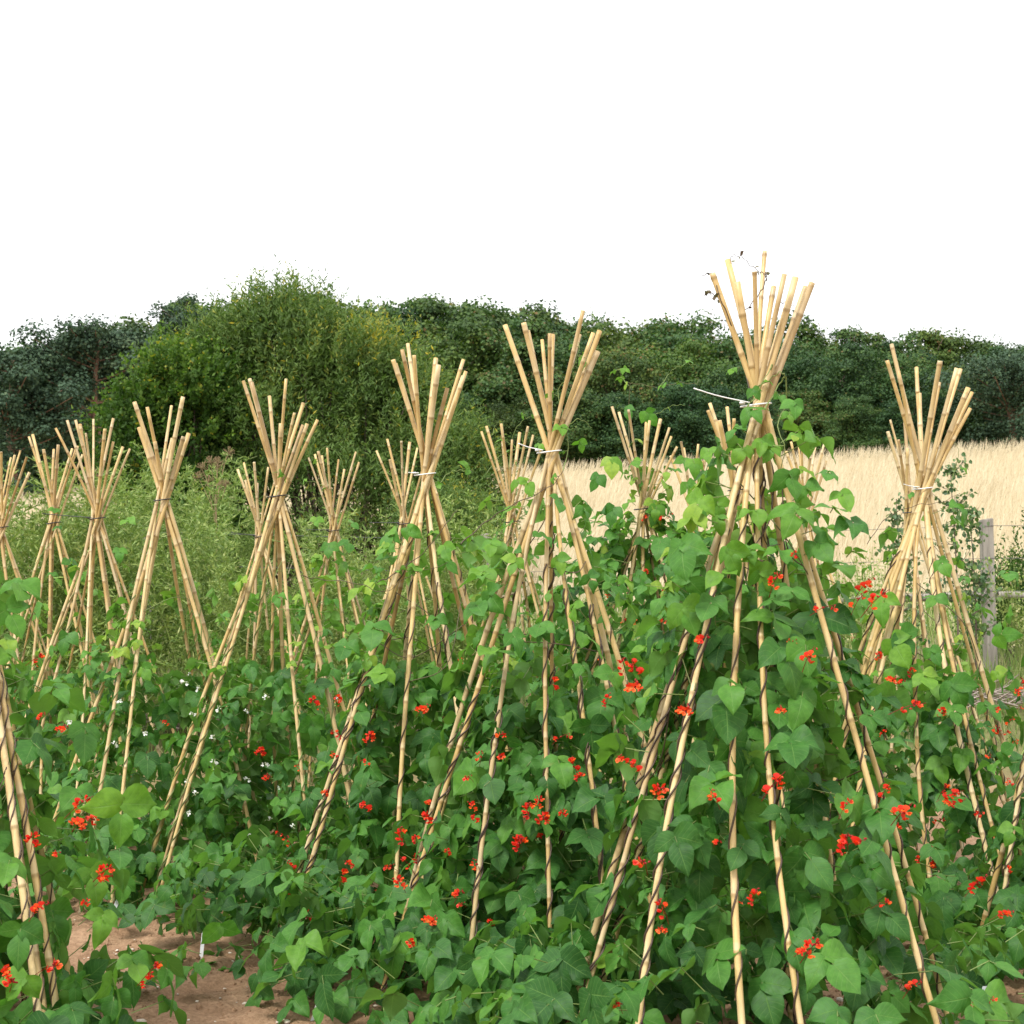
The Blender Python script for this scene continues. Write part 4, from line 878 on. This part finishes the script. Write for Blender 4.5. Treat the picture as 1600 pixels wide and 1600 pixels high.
# ---------------------------------------------------------------- field grass
mb = MB(); r = np.random.default_rng(77)
def blades(n, y0, y1, h0, h1, wd, xs=.42, pw=1.0):
    y = y0 + (y1 - y0) * r.random(n) ** pw; x = r.uniform(-1, 1, n) * (y * xs + 1.5); z = terr(x, y); h = r.uniform(h0, h1, n)
    d = unit(np.stack([.30 + r.normal(0, .22, n), r.normal(0, .15, n), np.ones(n)], -1)); nn = unit(np.stack([r.normal(0, .5, n), -np.ones(n), r.normal(0, .3, n)], -1)); F = frames(d, nn); w_ = wd * r.uniform(.6, 1.4, n)
    F = np.stack([F[:, :, 0] * w_[:, None], F[:, :, 1] * h[:, None], F[:, :, 2] * h[:, None]], -1)
    tv = np.array([(-.5, 0, 0), (.5, 0, 0), (.30, .6, -.03), (-.30, .6, -.03), (.5, .8, -.08), (-.15, .8, -.08), (.25, 1, -.14)]); q = [(0, 1, 2, 3), (3, 2, 4, 5)]; t = [(5, 4, 6)]
    mb.inst(tv, q, np.zeros((7, 2)), F, np.stack([x, y, z - .03], -1), np.clip(r.normal(.62, .2, n), 0, 1), tt=t)
blades(26000, 17, 40, .45, .95, .014, pw=.8)
blades(46000, 38, 76, .5, 1.0, .024)
blades(9000, 73, 79, .6, 1.35, .03)
grass = mb.obj('field_grass', M['straw'], smooth=False); tag(grass, 'tall ripe straw coloured grass covering the sloping field', 'grass', kind='stuff')

# rough green grass on the bank
mb = MB()
def tuft(n, y0, y1, h0, h1, wd):
    y = r.uniform(y0, y1, n); x = r.uniform(-1, 1, n) * (y * .42 + .5); z = terr(x, y); h = r.uniform(h0, h1, n)
    d = unit(np.stack([r.normal(0, .35, n), r.normal(0, .35, n), np.ones(n)], -1)); F = frames(d, unit(r.normal(0, 1, (n, 3)))); F = np.stack([F[:, :, 0] * wd / .42, F[:, :, 1] * h[:, None], F[:, :, 2] * h[:, None] * .2], -1)
    mb.inst(*QUAD, F, np.stack([x, y, z - .02], -1), np.clip(r.normal(.5, .3, n), 0, 1))
tuft(9000, 10.6, 13.6, .10, .30, .005); tuft(9000, 13.6, 17.5, .15, .5, .007)
tag(mb.obj('bank_grass', M['fern'], smooth=False), 'rough green and yellow grass along the fence', 'grass', kind='stuff')

# ---------------------------------------------------------------- soil details
def ground_z(x, y):
    p = Vector((x, y, 0)); return float(terr(x, y)) + .030 * mnoise.noise(p * 2.2) + .020 * mnoise.noise(p * 7) + .016 * mnoise.noise(p * 19) + .009 * abs(mnoise.noise(p * 38))
mb = MB(); n = 900
ico = np.array([(0, 0, 1), (.89, 0, .45), (.28, .85, .45), (-.72, .53, .45), (-.72, -.53, .45), (.28, -.85, .45), (.72, .53, -.45), (-.28, .85, -.45), (-.89, 0, -.45), (-.28, -.85, -.45), (.72, -.53, -.45), (0, 0, -1)])
icf = [(0, 1, 2), (0, 2, 3), (0, 3, 4), (0, 4, 5), (0, 5, 1), (1, 6, 2), (2, 7, 3), (3, 8, 4), (4, 9, 5), (5, 10, 1), (6, 7, 2), (7, 8, 3), (8, 9, 4), (9, 10, 5), (10, 6, 1), (11, 7, 6), (11, 8, 7), (11, 9, 8), (11, 10, 9), (11, 6, 10)]
px = r.uniform(-2.2, 2.3, n); py = r.uniform(3.0, 6.2, n); pz = np.array([ground_z(a, b) for a, b in zip(px, py)]); s = r.uniform(.002, .0075, n) * (1 + (r.random(n) < .05))
F = frames(r.normal(0, 1, (n, 3)) * [1, 1, .2], np.tile([.05, .02, 1.], (n, 1))); F = np.stack([F[:, :, 0] * s[:, None] * 1.3, F[:, :, 1] * s[:, None], F[:, :, 2] * s[:, None] * .55], -1)
mb.inst(ico, None, np.zeros((12, 2)), F, np.stack([px, py, pz + s * .2], -1), r.random(n), tt=icf)
tag(mb.obj('pebbles', M['pebble']), 'small pale stones scattered over the reddish soil', 'pebbles', kind='stuff')
mb = MB(); n = 6500
px = r.uniform(-2.2, 2.3, n); py = r.uniform(3.0, 6.4, n); pz = np.array([ground_z(a, b) for a, b in zip(px, py)]); s = .0028 + .013 * r.random(n) ** 3 * (1 + (r.random(n) < .05))
F = frames(r.normal(0, 1, (n, 3)), r.normal(0, 1, (n, 3))) * s[:, None, None]
mb.inst(ico * [1, .8, .7], None, np.zeros((12, 2)), F, np.stack([px, py, pz], -1), r.random(n), tt=icf)
tag(mb.obj('soil_clods', M['ground'], smooth=False), 'crumbs and clods of reddish brown soil on the path', 'soil', kind='stuff')

def plant_label(u, v, z, tilt, h, w_, label, lean=0):
    p = PZ(u, v, z); g = ground_z(p[0], p[1]); mb = MB(); t = .0012
    o_ = []
    for hh, ww in ((-.06, w_ * .15), (-.02, w_ * .5), (h - .006, w_ * .5), (h, w_ * .38)): o_ += [(-ww, -t, hh), (ww, -t, hh), (ww, t, hh), (-ww, t, hh)]
    q = [(i * 4 + j, i * 4 + (j + 1) % 4, i * 4 + 4 + (j + 1) % 4, i * 4 + 4 + j) for i in range(3) for j in range(4)] + [(12, 13, 14, 15), (3, 2, 1, 0)]
    mb.add(o_, q); o = mb.obj('plant_label', M['label'], smooth=False); o.location = (p[0], p[1], g); o.rotation_euler = (R_(-8), R_(tilt), R_(lean))
    tag(o, label, 'plant label', 'white plant labels stuck in the soil')
plant_label(172, 1438, .0, 22, .085, .016, 'white plant label at the back of the soil path, leaning right')
plant_label(314, 1503, .0, 3, .095, .013, 'upright narrow white plant label at the right side of the soil path')
plant_label(488, 1598, .0, 17, .12, .012, 'white plant label leaning right under the front row beans')
plant_label(1546, 1600, .0, -2, .11, .022, 'wide white plant label at the lower right among the bean leaves')

# seedlings on the path
def seedling(u, v, seed, label, s=.05):
    p = PZ(u, v, 0); g = ground_z(p[0], p[1]); rr = np.random.default_rng(seed); mb = MB(); n = 7; a = np.arange(n) * 2.4; d = np.stack([np.cos(a), np.sin(a), rr.uniform(.2, .7, n)], -1)
    for k in range(n):
        tv, tq, ta = LEAF_LO[k % 3]; F = frames(unit(d[k:k + 1]), np.array([[0, 0, 1.]])) * s * rr.uniform(.6, 1.1); F[:, :, 0] *= .7; mb.inst(tv, tq, ta, F, np.zeros((1, 3)), [rr.uniform(.4, .8)])
    o = mb.obj('seedling', M['bean']); o.location = (p[0], p[1], g + .005); tag(o, label, 'seedling', 'weed seedlings on the soil path')
seedling(226, 1450, 1, 'green seedling at the back of the soil path below the beans', .065)
seedling(330, 1515, 2, 'tiny seedling beside the upright narrow label', .03)
seedling(255, 1490, 3, 'small seedling in the middle of the soil path', .03)
seedling(350, 1520, 4, 'flat seedling under the overhanging leaves right of the path', .035)
